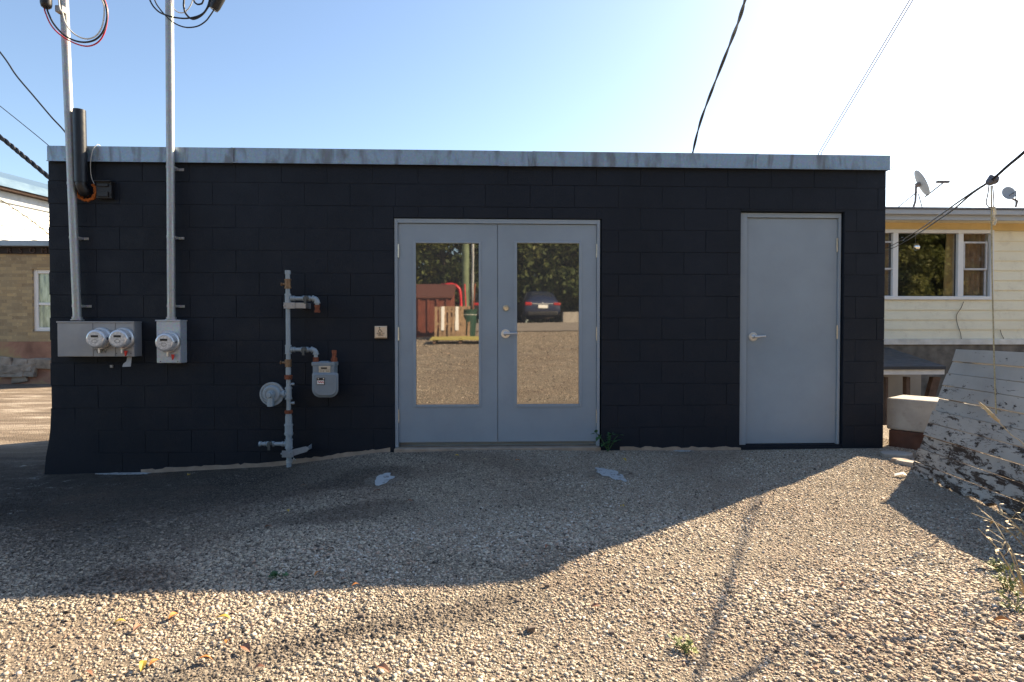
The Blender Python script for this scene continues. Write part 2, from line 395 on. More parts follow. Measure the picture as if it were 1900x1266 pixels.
# ------------------------------------------------------------------ the black building
B = thing('block_building', (-.1, 1.1, -.2), 'low flat-roofed building of black painted concrete blocks with grey doors', 'building')
XL, XR = P(92, 600).x, P(1641, 600).x
ZT = P(870, 276).z; ZTOP = P(91, 270.5, -.03).z; ZF = P(91, 298.5, -.03).z
DEP = 2.3
DD = dict(x0=P(731, 620).x, x1=P(1116, 620).x, z1=P(923, 405.5).z)
SD = dict(x0=P(1373.5, 620).x, x1=P(1565, 620).x, z1=P(1465, 393).z)
ZB = -.4
def cut(rects, o):
    out = []
    for (a, b, c, d) in rects:      # x0,x1,z0,z1
        ox0, ox1, oz1 = o['x0'], o['x1'], o['z1']
        if b <= ox0 or a >= ox1 or c >= oz1: out.append((a, b, c, d)); continue
        if a < ox0: out.append((a, ox0, c, d))
        if b > ox1: out.append((ox1, b, c, d))
        if d > oz1: out.append((max(a, ox0), min(b, ox1), oz1, d))
    return [r for r in out if r[1] - r[0] > .012 and r[3] - r[2] > .012]
mb = MB(); z0 = 1.56; ch = .1995; bl = .402; xj = P(566, 530).x; k = -10
while True:
    zb, zt = z0 + ch * (k - 1), z0 + ch * k
    if zb > ZTOP - .03: break
    off = xj + (bl / 2 if k % 2 else 0)
    j0 = math.floor((XL - off) / bl)
    x = off + j0 * bl
    while x < XR:
        a, b = max(x, XL), min(x + bl, XR); x += bl
        if b - a < .03: continue
        for (p, q, c, d) in cut(cut([(a, b, zb, min(zt, ZTOP - .01))], DD), SD):
            j = .0011; w_ = .0022; yo = random.uniform(-.0016, .0012)
            e0 = -.0 if p == XL else j; e1 = 0 if q == XR else j
            p2, q2, c2, d2 = p + e0, q - e1, c + j, d - j
            vs8 = [(p2, .19, c2), (q2, .19, c2), (q2, .19, d2), (p2, .19, d2), (p2, w_, c2), (q2, w_, c2), (q2, w_, d2), (p2, w_, d2),
                   (p2 + w_, yo, c2 + w_), (q2 - w_, yo, c2 + w_), (q2 - w_, yo, d2 - w_), (p2 + w_, yo, d2 - w_)]
            mb.add(vs8, [(0, 3, 2, 1), (0, 1, 5, 4), (1, 2, 6, 5), (2, 3, 7, 6), (3, 0, 4, 7), (4, 5, 9, 8), (5, 6, 10, 9), (6, 7, 11, 10), (7, 4, 8, 11), (8, 9, 10, 11)])
    k += 1
mb.build('block_wall', M_wall, B)
mb = MB()
for (p, q, c, d) in cut(cut([(XL + .006, XR - .006, ZB, ZTOP - .015)], DD), SD): mb.box((p, .0035 if 1 else 0, c), (q, .185, d))
mb.box((DD['x0'], .1, ZB), (DD['x1'], .3, -.02)); mb.box((SD['x0'], .012, ZB), (SD['x1'], .3, P(1465, 826).z))
mb.build('mortar_core', M_wall, B)
mb = MB(); mb.box((XL, .195, ZB), (XL + .19, DEP, ZTOP - .02)); mb.box((XR - .19, .195, ZB), (XR, DEP, ZTOP - .02)); mb.box((XL, DEP, ZB), (XR, DEP + .19, ZTOP - .02))
mb.box((XL + .19, .195, -.05), (XR - .19, DEP, 0)); mb.build('side_wall', M_wall, B)
mb = MB(); mb.box((XL + .01, .01, ZTOP - .06), (XR - .01, DEP + .18, ZTOP - .035)); mb.build('roof', simple('roof_membrane', (.09, .09, .09), .9, 0, .2, 2, .3), B)
# flared painted skirt at the left corner
mb = MB(); prof = [(0, .30), (.004, .18), (.014, .06), (.03, -.06), (.045, -.30)]
vsk = []
for o_, z_ in prof: vsk += [(XL - o_, .2, z_), (XL - o_, -o_ * .8 - .001, z_), (XL + .35, .001, z_), (XL + .35, .2, z_)]
fs = []
for i in range(4):
    a = i * 4; fs += [(a, a + 1, a + 5, a + 4), (a + 1, a + 2, a + 6, a + 5), (a + 2, a + 3, a + 7, a + 6)]
fs += [(0, 3, 2, 1)]
mb.add(vsk, fs); mb.build('skirt', M_wall, B, smooth=True)
# coping: overlapping galvanised lengths
mb = MB(); seams = [P(91.5, 600, -.03).x, P(437, 600).x, P(925, 600).x, P(990, 600).x, P(1400, 600).x, P(1648.5, 600, -.03).x]
for i in range(5):
    a, b = seams[i], seams[i + 1]; yo = -.030 - .0025 * (i % 2) - (.003 if i == 2 else 0); dz = random.uniform(-.002, .002)
    mb.box((a + .0008, yo, ZF + dz), (b - .0008, yo + .004, ZTOP + dz))
    mb.box((a + .0008, yo - .010, ZF - .004 + dz), (b - .0008, yo - .0005, ZF + .002 + dz))
    mb.box((a + .0008, yo + .0045, ZTOP - .004 + dz), (b - .0008, .26, ZTOP + dz))
mb.box((seams[0] - .001, -.026, ZF), (seams[0] + .003, DEP + .2, ZTOP - .005)); mb.box((seams[-1] - .003, -.026, ZF), (seams[-1] + .001, DEP + .2, ZTOP - .005))
mb.box((seams[0], DEP + .195, ZF), (seams[-1], DEP + .2, ZTOP))
for x_ in seams[1:-1]: mb.box((x_ - .012, -.041, ZF - .002), (x_ + .010, -.036, ZTOP - .001))
mb.build('coping', M_galv, B)
for i in range(26):
    x_ = seams[0] + .15 + i * .295; MB().lathe((x_, -.0355, ZF + .018 + random.uniform(-.002, .002)), (0, -1, 0), [(0, .0055), (.004, .0045)], 8).build('coping_screw', M_cond, B)
# bare strip where the paint stops
def strip(x0, x1, h, seed):
    rr = random.Random(seed); mb = MB(); x = x0; top = []; bot = []
    while x < x1:
        g0 = G(x, -.01); top.append((x, -.006, g0 + h + rr.uniform(-.009, .009))); bot.append((x, -.006, g0 - .12)); x += rr.uniform(.02, .07)
    mb.v = [Vector(p) for p in top + bot] + [Vector((p[0], .02, p[2])) for p in top]; n = len(top)
    mb.f = [(i, i + 1, n + i + 1, n + i) for i in range(n - 1)] + [(i, i + 1, 2 * n + i + 1, 2 * n + i) for i in range(n - 1)]
    return mb
a = strip(P(262, 870).x, DD['x0'] - .01, .035, 3); b_ = strip(P(1150, 830).x, P(1375, 830).x, .03, 5); k0 = len(a.v); a.v += b_.v; a.f += [tuple(i + k0 for i in f) for f in b_.f]
split_build(a, 'footing', M_foot, B)
# double door
DY = .028
def hinge(mb, px, py0, py1, y):
    a, b = P(px, py0, y), P(px, py1, y); mb.tube([a, b], .0075, 8)
    for t in (.2, .4, .6, .8):
        c = a.lerp(b, t); mb.tube([c + Vector((0, 0, .001)), c - Vector((0, 0, .001))], .0083, 8)
def lever(parent, px, py, pxe, y, dark=False):
    c = P(px, py, y); mb = MB(); mb.lathe(c, (0, -1, 0), [(0, .042), (.006, .042), (.011, .038), (.012, .022), (.03, .018), (.034, .013), (.055, .012), (.062, .006)], 28)
    e = P(pxe, py - 1, y - .055); s_ = c + Vector((0, -.052, 0)); mb.tube([s_ - Vector((.008, 0, 0)), s_ + Vector((.02, 0, 0)), s_.lerp(e, .6), e + Vector((-.004, 0, -.001)), e + Vector((0, .012, -.001))], [.012, .012, .0085, .0085, .007], 12)
    o = mb.build('handle', M_steel, parent, smooth=True); return o
zb = P(923, 824.5, DY).z
mb = MB(); z1 = DD['z1']
fx0, fx1 = DD['x0'] + .004, DD['x1'] - .012; lx0, lx1 = P(738.8, 620, DY).x, P(1107, 620, DY).x; lz1 = P(923, 415.5, DY).z
mb.box((fx0, .012, zb - .02), (lx0, .13, z1 - .004)); mb.box((lx1, .012, zb - .02), (fx1, .13, z1 - .004)); mb.box((lx0, .0125, lz1), (lx1, .13, z1 - .0045))
mb.build('door_frame', M_frame, B, bevel=.002)
MB().box((lx0 + .001, .09, -.02), (lx1 - .001, .14, lz1)).build('door_stop', M_frame, B)
MB().box((fx0, -.045, G(0, 0) - .15), (fx1, .13, zb - .022)).build('threshold', M_foot, B, bevel=.006)
xm = P(923.4, 620, DY).x; lz0 = P(923, 820, DY).z
def leaf(a, b, gl, trim, name='door'):
    g0, g1 = P(gl[0], gl[2], DY), P(gl[1], gl[3], DY); gx0, gx1, gz1, gz0 = g0.x, g1.x, g0.z, g1.z
    t0, t1 = P(trim[0], trim[2], DY - .006), P(trim[1], trim[3], DY - .006)
    mb = MB(); mb.box((a, DY, lz0), (gx0, DY + .045, lz1 - .004)); mb.box((gx1, DY, lz0), (b, DY + .045, lz1 - .004))
    mb.box((gx0, DY, lz0), (gx1, DY + .045, gz0)); mb.box((gx0, DY, gz1), (gx1, DY + .045, lz1 - .004))
    d = mb.build(name, M_door, B)
    mb = MB(); yf = DY - .007
    mb.box((t0.x, yf, t1.z), (gx0 + .002, DY + .012, t0.z)); mb.box((gx1 - .002, yf, t1.z), (t1.x, DY + .012, t0.z))
    mb.box((gx0 + .002, yf, t1.z), (gx1 - .002, DY + .012, gz0 + .002)); mb.box((gx0 + .002, yf, gz1 - .002), (gx1 - .002, DY + .012, t0.z))
    mb.build('glass_trim', M_frame, d, bevel=.004)
    MB().box((gx0, DY + .012, gz0), (gx1, DY + .022, gz1)).build('glass', M_glass, d)
    return d
dl = leaf(lx0 + .003, xm - .0025, (771, 889, 451, 751.5), (766, 892.7, 447.5, 755.6))
dr = leaf(xm + .0025, lx1 - .003, (959, 1074.5, 451, 750.5), (954, 1079, 447.5, 755.4))
MB().box((xm - .012, DY + .046, lz0), (xm + .012, DY + .06, lz1)).build('astragal', M_frame, B)
for px, d, dx in ((739.5, dl, 0), (1107.4, dr, 0)):
    for y0, y1 in ((453, 478), (607, 632), (760, 784.5)):
        mb = MB(); hinge(mb, px, y0, y1, DY - .008); mb.build('hinge', M_hinge, d, smooth=True)
lever(dr, 937.8, 619.5, 960, DY)
c = P(938.7, 571.5, DY); MB().lathe(c, (0, -1, 0), [(0, .030), (.008, .030), (.016, .024), (.017, .012), (.02, .011)], 24).build('deadbolt', M_hinge, dr, smooth=True)
# single door
SY = .05
sx0, sx1 = SD['x0'] + .003, SD['x1'] - .012; s1 = SD['z1'] - .006; sb = P(1465, 827, .03).z
ix0, ix1, iz1 = P(1383.2, 620, SY).x, P(1552.5, 620, SY).x, P(1465, 404.8, SY).z
mb = MB(); mb.box((sx0, .03, sb), (ix0, .15, s1)); mb.box((ix1, .03, sb), (sx1, .15, s1)); mb.box((ix0, .0305, iz1), (ix1, .15, s1 - .0005)); mb.build('door_frame', M_frame, B, bevel=.002)
MB().box((ix0 + .001, .1, sb - .01), (ix1 - .001, .14, iz1)).build('door_stop', M_dark, B)
sd_ = MB().box((ix0 + .003, SY, P(1465, 822.8, SY).z), (ix1 - .003, SY + .045, iz1 - .004)).build('door', M_door, B, bevel=.0015)
for px, y0, y1 in ((1554.6, 442, 467.5), (1553, 604, 629), (1550.8, 763, 788)):
    mb = MB(); hinge(mb, 1553.4, y0, y1, SY - .01); mb.build('hinge', M_hinge, sd_, smooth=True)
lever(sd_, 1397, 625, 1421, SY)
MB().box((sx0, -.004, -.3), (sx1, .03, sb - .003)).build('threshold', M_wall, B)

# ------------------------------------------------------------------ things on the wall
def strap(px, py, y, parent, r):
    c = P(px, py, y); mb = MB(); mb.lathe(c - Vector((0, 0, .011)), (0, 0, 1), [(0, r + .003), (.022, r + .003)], 20)
    mb.box((c.x - r - .03, -.006, c.z - .011), (c.x + r + .045, -.001, c.z + .011)); mb.box((c.x + r, y, c.z - .010), (c.x + r + .006, -.003, c.z + .010)); mb.box((c.x - r - .006, y, c.z - .010), (c.x - r, -.003, c.z + .010))
    mb.lathe((c.x + r + .028, -.006, c.z), (0, -1, 0), [(0, .007), (.005, .007)], 8)
    mb.build('strap', M_cond, parent, smooth=True)
def conduit(a, b, pts, straps, label, y=-.075, r=.033, top=5.1):
    p0, p1 = P(*a, y), P(*b, y); d = (p0 - p1) / (p0.z - p1.z); pt = p1 + d * (top - p1.z)
    t = thing('conduit_mast', (p1.x, y, p1.z), label, 'electrical conduit', 'steel conduit masts above the meter boxes')
    MB().tube([p1, pt], r, 28).build('pipe', M_cond, t, smooth=True)
    MB().lathe(p1 - Vector((0, 0, .012)), (0, 0, 1), [(0, .05), (.008, .05), (.012, .04), (.03, .04)], 24).build('hub', M_cond, t, smooth=True)
    for py in straps:
        f = (py - a[1]) / (b[1] - a[1]); strap(a[0] + (b[0] - a[0]) * f, py, y, t, r)
    f = .62; cp = p0.lerp(p1, .0)
    MB().lathe(pt, d.normalized() + Vector((0, -.5, 0)), [(-.02, .04), (.06, .06), (.14, .055), (.19, .02)], 20).build('weather_head', M_cond, t, smooth=True)
    return t
conduit((119, 0), (143.5, 592), None, (341, 441, 568), 'leaning steel conduit rising from the double meter box, with a red and black wire loop')
conduit((314.5, 0), (318, 592), None, (311, 440, 568), 'upright steel conduit rising from the single meter box')

def meter(t, px, py, y, lab=True):
    c = P(px, py, y)
    MB().lathe(c, (0, -1, 0), [(0, .094), (.022, .094), (.026, .089), (.03, .086)], 40).build('mounting_ring', M_steel, t, smooth=True)
    g = MB().lathe(c, (0, -1, 0), [(.028, .083), (.075, .080), (.088, .076), (.094, .068)], 40).build('meter', M_meter, t, smooth=True)
    MB().lathe(c + Vector((0, -.0945, 0)), (0, -1, 0), [(0, .062), (.002, .061)], 36).build('dial', M_dial, g, smooth=True)
    mb = MB(); mb.box((c.x - .03, -.0985 + y, c.z + .012), (c.x + .03, -.0965 + y, c.z + .030)); mb.build('display', M_ink, g)
    mb = MB(); mb.box((c.x + .05, y - .062, c.z - .008), (c.x + .084, y - .05, c.z + .012)); split_build(mb, 'port', M_black, g)
    mb = MB()
    th = [2 * math.pi * i / 20 for i in range(21)]
    mb.tube([c + Vector((.022 * math.cos(a), -.097, -.02 + .014 * math.sin(a))) for a in th], .0012, 5); mb.build('mark', M_ink, g)
    mb = MB(); mb.box((c.x - .012, y - .034, c.z - .125), (c.x + .004, y, c.z - .085)); mb.build('latch', M_steel, t, bevel=.002)
mm = Mat('meter_cover', (.72, .73, .75), .12, .35); M_meter = mm.m
md = Mat('meter_dial', (.62, .62, .62), .3, .2); md.color(md.ramp(md.noise(60, 5), [(.4, (.50, .51, .53)), (.6, (.74, .73, .72))])); M_dial = md.m
def seal(t, px, py, y):
    c = P(px, py, y); mb = MB(); mb.prism([c + Vector(v) for v in ((-.012, 0, .022), (.016, 0, .020), (.010, 0, -.010), (.004, 0, -.026), (-.006, 0, -.024), (-.010, 0, 0))], (0, .008, 0)); mb.build('seal_tag', M_redtag, t, bevel=.002)
YB = -.115
a, b = P(106, 597, YB), P(249.5, 662, YB)
t = thing('electric_meter_box', ((a.x + b.x) / 2, -.06, b.z), 'wide grey steel meter box with two round electric meters', 'meter box', 'electric meter boxes on the black wall')
mb = MB(); xs = [a.x, P(165, 0, YB).x, P(207, 0, YB).x, b.x]
mb.box((a.x, YB + .004, b.z), (b.x, -.002, a.z)); mb.build('cabinet', M_box1, t, bevel=.002)
for i in range(3):
    mb = MB(); mb.box((xs[i] + .0025, YB - .002, b.z + .004), (xs[i + 1] - .0025, YB + .003, a.z - .014)); mb.build('cover', M_box1, t, bevel=.0015)
MB().box((a.x - .004, YB - .007, a.z - .010), (b.x + .004, -.003, a.z + .003)).build('top_lip', M_box1, t, bevel=.002)
meter(t, 189, 628.5, YB); meter(t, 230.5, 628.5, YB); seal(t, 232.5, 655.5, YB - .03)
sx, sy = P(176, 651, YB).x, P(180, 651, YB).z
MB().tube([Vector((sx + .11 * q, YB - .004, sy + .018 * math.sin(q * 21) * (1 - .4 * q) + .004 * math.sin(q * 50))) for q in [i / 60 for i in range(61)]], .0011, 5).build('scribble', M_ink, t)
mb = MB()
for px in (216, 243): mb.lathe(P(px, 656, YB - .002), (0, -1, 0), [(0, .004), (.002, .004)], 8)
split_build(mb, 'screw', M_ink, t)
c0 = P(237, 662, -.07); mb = MB(); mb.prism([c0 + Vector(v) for v in ((0, 0, .01), (.035, 0, .01), (.037, -.012, -.035), (.036, -.02, -.085), (-.036, -.02, -.088), (-.030, -.015, -.062), (-.008, -.008, -.04))], (0, .003, 0))
mb.build('bent_tag', simple('pale_tag', (.42, .43, .44), .5), t)
a, b = P(290, 594.5, YB), P(335, 674, YB)
t = thing('electric_meter_box', ((a.x + b.x) / 2, -.06, b.z), 'narrow galvanised meter box with a single round electric meter', 'meter box', 'electric meter boxes on the black wall')
MB().box((a.x, YB + .004, b.z), (b.x, -.002, a.z)).build('cabinet', M_box2, t, bevel=.002)
MB().box((a.x + .002, YB - .002, b.z + .004), (b.x - .002, YB + .003, a.z - .012)).build('cover', M_box2, t, bevel=.0015)
MB().box((a.x - .006, YB - .008, a.z - .008), (b.x + .006, -.003, a.z + .004)).build('top_lip', M_box2, t, bevel=.002)
meter(t, 315, 635, YB); seal(t, 320, 662.5, YB - .03)
mb = MB()
for px in (298, 330): mb.lathe(P(px, 671, YB - .002), (0, -1, 0), [(0, .004), (.002, .004)], 8)
split_build(mb, 'screw', M_ink, t)

# gas piping
YG = -.13
g = lambda px, py, y=YG: P(px, py, y)
c0 = g(533, 866)
t = thing('gas_pipe_riser', (c0.x, YG, G(c0.x, YG)), 'grey painted gas riser pipe with valves, brackets and side branches on the black wall', 'gas pipe')
XP = g(534.5, 600).x
def vpipe(mb, py0, py1, r, px=None):
    a, b = g(534, py0), g(534, py1); x = XP if px is None else g(px, py0).x
    mb.tube([(x, YG, a.z), (x, YG, b.z)], r, 20)
mb = MB(); vpipe(mb, 504, 770, .0195); vpipe(mb, 768, 835, .026); vpipe(mb, 833, 875, .0215); mb.build('pipe', M_gas, t, smooth=True)
mb = MB()
for (a_, b_, r) in ((502, 509, .024), (545, 562, .0255), (546, 548, .028), (640, 657, .0255), (641, 643, .028), (655, 657, .028), (718, 741, .027), (719, 722, .031), (738, 741, .031), (683, 695, .023), (772, 788, .029), (786, 808, .033), (787, 790, .038), (803, 806, .038), (815, 832, .031), (815, 817, .034), (830, 832, .034)): vpipe(mb, a_, b_, r)
split_build(mb, 'fitting', M_gas, t, smooth=True)
mb = MB()
for (a_, b_, r) in ((518, 536, .026), (518, 521, .029), (533, 536, .029), (667, 681, .027), (668, 670, .030)): vpipe(mb, a_, b_, r)
for px, py in ((525, 527.5), (523.5, 673)):
    c = g(px, py); mb.tube([c, (XP, YG, c.z)], .011, 10); mb.lathe(c + Vector((-.006, 0, 0)), (-1, 0, 0), [(0, .016), (.01, .016)], 6)
split_build(mb, 'union', M_brass, t, smooth=True)
mb = MB()
for (a_, b_, r) in ((696, 704, .032), (761, 767.5, .032), (697, 699, .035), (763, 765, .036)): vpipe(mb, a_, b_, r)
split_build(mb, 'rusty_coupling', M_rust, t, smooth=True)
def branch(py, pxe, vx, down, rusty0, rusty1, mirror=1):
    mb = MB(); a = Vector((XP, YG, g(534, py).z)); e = g(pxe, py)
    if down:
        c = [a]; n = 6; rr = .035; cx = e.x - rr
        c.append(Vector((cx, YG, a.z)))
        for i in range(1, n + 1):
            th = math.pi / 2 * i / n; c.append(Vector((cx + rr * math.sin(th), YG, a.z - rr + rr * math.cos(th))))
        c.append(Vector((e.x, YG, g(pxe, rusty0).z))); mb.tube(c, .0175, 16)
        mb.tube(c[1:-1], .023, 16); mb.tube([Vector((e.x, YG, a.z - rr + .002)), Vector((e.x, YG, a.z - rr - .008))], .027, 16); mb.tube([Vector((cx - .004, YG, a.z)), Vector((cx + .005, YG, a.z))], .027, 16)
    else: mb.tube([a, e], .0175, 16); mb.tube([e + Vector((.012, 0, 0)), e - Vector((.004, 0, 0))], .023, 16); mb.tube([e + Vector((.05, 0, 0)), e + Vector((.04, 0, 0))], .021, 12)
    for q in (.025 * mirror, .045 * mirror): mb.tube([a + Vector((q, 0, 0)), a + Vector((q + .014 * mirror, 0, 0))], .024, 16)
    v = g(vx, py); mb.tube([v - Vector((.032, 0, 0)), v + Vector((.032, 0, 0))], .024, 14)
    mb.build('branch_pipe', M_gas, t, smooth=True)
    mb = MB(); mb.lathe(v + Vector((0, .0, 0)), (0, -1, 0), [(-.02, .023), (.02, .027), (.032, .022), (.036, .012), (.045, .012)], 12)
    mb.box(v + Vector((-.010, -.046, -.048)), v + Vector((.010, -.036, .012))); mb.build('valve', simple('valve_iron', (.10, .105, .10), .6, .3, .3, 60, .3), t, smooth=True)
    if down:
        mb = MB()
        for q0, q1, r in ((rusty0, rusty0 + 4, .024), (rusty0 + 3, rusty1 - 3, .020), (rusty1 - 4, rusty1, .026)): mb.tube([g(pxe, q0), Vector((g(pxe, q0).x, YG, g(pxe, q1).z))], r, 12)
        mb.build('rusty_nut', M_rust, t, smooth=True)
branch(554, 588.5, 569, True, 566, 580); branch(649, 586, 565.5, True, 663, 672); branch(824, 482, 502, False, 0, 0, -1)
def plate(a, b, y0, y1): return MB().box((g(a[0], 0).x, y0, g(534, a[1]).z), (g(b[0], 0).x, y1, g(534, b[1]).z))
mb = plate((524.5, 561.5), (545.5, 573), YG - .030, YG - .024); mb2 = plate((545, 562), (565, 572.5), YG - .022, -.002); mb.v += mb2.v; mb.f += [tuple(i + 8 for i in f) for f in mb2.f]
mb.lathe(g(527.5, 567, YG - .03), (0, -1, 0), [(0, .009), (.007, .008)], 6); mb.lathe(g(542, 567, YG - .03), (0, -1, 0), [(0, .009), (.007, .008)], 6)
mb.build('bracket', simple('bracket_steel', (.36, .37, .39), .42, .6, .08, 20), t, bevel=.0015)
mb = plate((519.5, 835), (541, 847.5), YG - .034, YG - .028)
mb.lathe(g(522.5, 842, YG - .034), (0, -1, 0), [(0, .010), (.007, .008)], 6); mb.lathe(g(538, 842, YG - .034), (0, -1, 0), [(0, .010), (.007, .008)], 6)
pa, pb = g(541, 841, YG - .028), g(568, 834, YG - .02)
u = (pb - pa).normalized(); v = Vector((-u.z, 0, u.x)) * .028
mb.prism([pa - v, pa + v, pb + v * .9, pb + u * .03 + v * .1, pb - v * .8], (0, .012, 0)); mb.prism([pb - v * .5 + Vector((.0, .01, 0)), pb + v * .5 + Vector((0, .01, 0)), (pb.x, -.002, pb.z + .02), (pb.x, -.002, pb.z - .02)], (.006, 0, 0))
mb.build('bracket', simple('bracket_galvanised', (.30, .34, .38), .5, .5, .12, 20), t, bevel=.0015)
mb = MB(); c = g(534, 853); mb.tube([(XP + .024 * math.cos(q), YG + .024 * math.sin(q), c.z - .002 * q) for q in [i * .5 for i in range(27)]] + [(XP + .05, YG - .03, c.z + .02), (XP + .07, YG - .03, c.z - .0)], .0022, 6)
mb.build('tie_wire', M_whitew, t, smooth=True)
mb = MB()
for py in (713, 748): c = g(534, py); mb.tube([(XP, YG, c.z), (XP + .045, YG, c.z)], .009, 10); mb.tube([(XP + .03, YG, c.z), (XP + .05, YG, c.z)], .012, 10)
split_build(mb, 'test_nipple', M_gas, t, smooth=True)
c = g(505.5, 731); c.y = YG - .01
mb = MB(); mb.tube([c + Vector((.0, 0, 0)), (XP, YG, c.z)], .026, 16); mb.lathe(c + Vector((.096, 0, 0)), (1, 0, 0), [(0, .034), (.016, .034)], 16)
mb.lathe(c + Vector((0, .045, 0)), (0, -1, 0), [(0, .05), (.012, .085), (.034, .095), (.036, .103), (.056, .103), (.056, .090), (.050, .088), (.050, .080), (.066, .074), (.074, .066), (.074, .050), (.068, .048), (.068, .038), (.084, .034)], 40)
mb.lathe(c, (0, -1, 0), [(.03, .03), (.060, .028), (.064, .022), (.085, .020)], 24)
mb.box(c + Vector((-.024, -.060, -.095)), c + Vector((.024, -.02, -.005))); mb.lathe(c + Vector((0, -.040, -.04)), (0, 0, -1), [(0, .024), (.062, .027), (.064, .022)], 20)
for i in range(8): q = math.pi * 2 * (i + .5) / 8; mb.lathe(c + Vector((.094 * math.cos(q), -.007, .094 * math.sin(q))), (0, -1, 0), [(0, .007), (.006, .006)], 6)
mb.build('regulator', M_gas, t, smooth=True)

c0 = g(602, 736.6)
t = thing('gas_meter', (c0.x, YG, c0.z), 'dark grey domestic gas meter with rounded lower case hanging from the lower pipe branch', 'gas meter')
yf = YG - .075
def rrect(px0, py0, px1, py1, rb, y, rt=4):
    pts = []
    for (cx, cy, r, a0) in ((px1 - rt, py0 + rt, rt, -90), (px1 - rb, py1 - rb, rb, 0), (px0 + rb, py1 - rb, rb, 90), (px0 + rt, py0 + rt, rt, 180)):
        for i in range(7):
            q = R(a0 + 15 * i); pts.append((cx + r * math.cos(q), cy + r * math.sin(q)))
    return [P(a_, b_, y) for a_, b_ in pts]
def loft(name, specs, mat):
    mb = MB(); n = 28; k0 = 0
    for s_ in specs: mb.v += rrect(*s_)
    for i in range(len(specs) - 1):
        for j in range(n): mb.f.append((i * n + j, i * n + (j + 1) % n, (i + 1) * n + (j + 1) % n, (i + 1) * n + j))
    mb.f.append(tuple(reversed(range(n)))); mb.f.append(tuple((len(specs) - 1) * n + j for j in range(n)))
    return mb.build(name, mat, t, smooth=True)
bx = (580, 692.5, 626.8, 736.6)
case = loft('case', [(bx[0], bx[1], bx[2], bx[3], 15, -.03), (bx[0], bx[1], bx[2], bx[3], 15, YG - .055), (bx[0] - 1, bx[1] - 1, bx[2] + 1, bx[3] + 1, 15, YG - .056), (bx[0] - 1, bx[1] - 1, bx[2] + 1, bx[3] + 1, 15, YG - .064), (bx[0] + 1, bx[1] + 1, bx[2] - 1, bx[3] - 1, 14, YG - .068), (bx[0] + 3, bx[1] + 3, bx[2] - 3, bx[3] - 3, 13, yf - .006)], M_gasbody)
mb = MB(); a_, b_ = P(583, 677, YG), P(623, 693, YG); mb.box((a_.x, YG - .05, b_.z), (b_.x, YG + .07, a_.z)); a_, b_ = P(581, 671.5, YG), P(624.5, 679, YG); mb.box((a_.x, YG - .055, b_.z), (b_.x, YG + .07, a_.z)); a_, b_ = P(594.5, 670, YG), P(611.5, 675, YG); mb.box((a_.x, YG - .03, b_.z), (b_.x, YG + .03, a_.z))
mb.build('top_case', M_gasbody, t, bevel=.008)
mb = MB()
for px in (586, 620): mb.tube([P(px, 669, YG), P(px, 676, YG)], .024, 14)
split_build(mb, 'port', M_gasbody, t, smooth=True)
a_, b_ = P(591.5, 679.2, YG - .058), P(613, 691.5, YG - .058)
ix = MB().box((a_.x, YG - .060, b_.z), (b_.x, YG - .05, a_.z)).build('index_window', simple('index_plate', (.55, .47, .36), .4, 0, .05, 20), t, bevel=.002)
mb = MB(); c = P(601, 683.5, YG - .061); mb.box(c + Vector((-.026, 0, -.006)), c + Vector((.026, .002, .007))); c = P(602, 686.4, YG - .061); mb.box(c + Vector((-.045, 0, -.0008)), c + Vector((.045, .002, .0008)))
for q in (-.03, -.01, .02, .032): mb.lathe(c + Vector((q, .001, -.012)), (0, -1, 0), [(0, .004), (.001, .004)], 10)
mb.build('counter', M_ink, ix)
a_, b_ = P(588, 701, yf), P(603, 714.3, yf)
lb = MB().box((a_.x, yf - .010, b_.z), (b_.x, yf, a_.z)).build('badge', M_black, t, bevel=.003)
a_, b_ = P(589, 706, yf), P(602, 713, yf); MB().box((a_.x, yf - .012, b_.z), (b_.x, yf - .0105, a_.z)).build('badge_plate', M_white, lb)
mb = MB(); c = P(595.5, 710, yf - .0135); mb.tube([c + Vector((-.026 + .052 * q, 0, .006 * math.sin(q * 18) + .003)) for q in [i / 30 for i in range(31)]], .0022, 6); mb.build('badge_mark', M_redtag, lb)
mb = MB()
for q in (-.022, .022): mb.lathe(P(595.5, 703, yf - .0105) + Vector((q, 0, 0)), (0, -1, 0), [(0, .006), (.003, .005)], 10)
split_build(mb, 'screw', M_steel, lb)
mb = MB()
for px, py in ((584, 697), (622, 697), (583, 722), (623.5, 722), (592, 733), (614, 733), (592, 694.5), (613, 694.5)): mb.lathe(P(px, py, YG - .064), (0, -1, 0), [(0, .007), (.006, .006)], 6)
split_build(mb, 'bolt', M_gasbody, t)
mb = MB()
for q0, q1, r in ((650, 655, .021), (654, 666, .018), (664, 670, .026), (666, 671, .028)): mb.tube([P(620, q0, YG), P(620, q1, YG)], r, 12)
mb.build('rusty_outlet', M_rust, t, smooth=True)

# accessible push plate
a_, b_ = P(695, 605.5, -.03), P(718, 627.5, -.03)
t = thing('door_push_button', ((a_.x + b_.x) / 2, 0, b_.z), 'small square steel push plate with a wheelchair symbol left of the double door', 'push button')
c = (a_ + b_) / 2; hw = (b_.x - a_.x) / 2
MB().box((c.x - hw, -.026, c.z - hw), (c.x + hw, -.001, c.z + hw)).build('housing', M_black, t)
mb = MB(); ii = hw * .82; mb.add([(c.x - hw, -.028, c.z - hw), (c.x + hw, -.028, c.z - hw), (c.x + hw, -.028, c.z + hw), (c.x - hw, -.028, c.z + hw), (c.x - ii, -.036, c.z - ii), (c.x + ii, -.036, c.z - ii), (c.x + ii, -.036, c.z + ii), (c.x - ii, -.036, c.z + ii)], [(3, 2, 1, 0), (4, 5, 6, 7), (0, 1, 5, 4), (1, 2, 6, 5), (2, 3, 7, 6), (3, 0, 4, 7)])
mb.build('plate', M_plate, t)
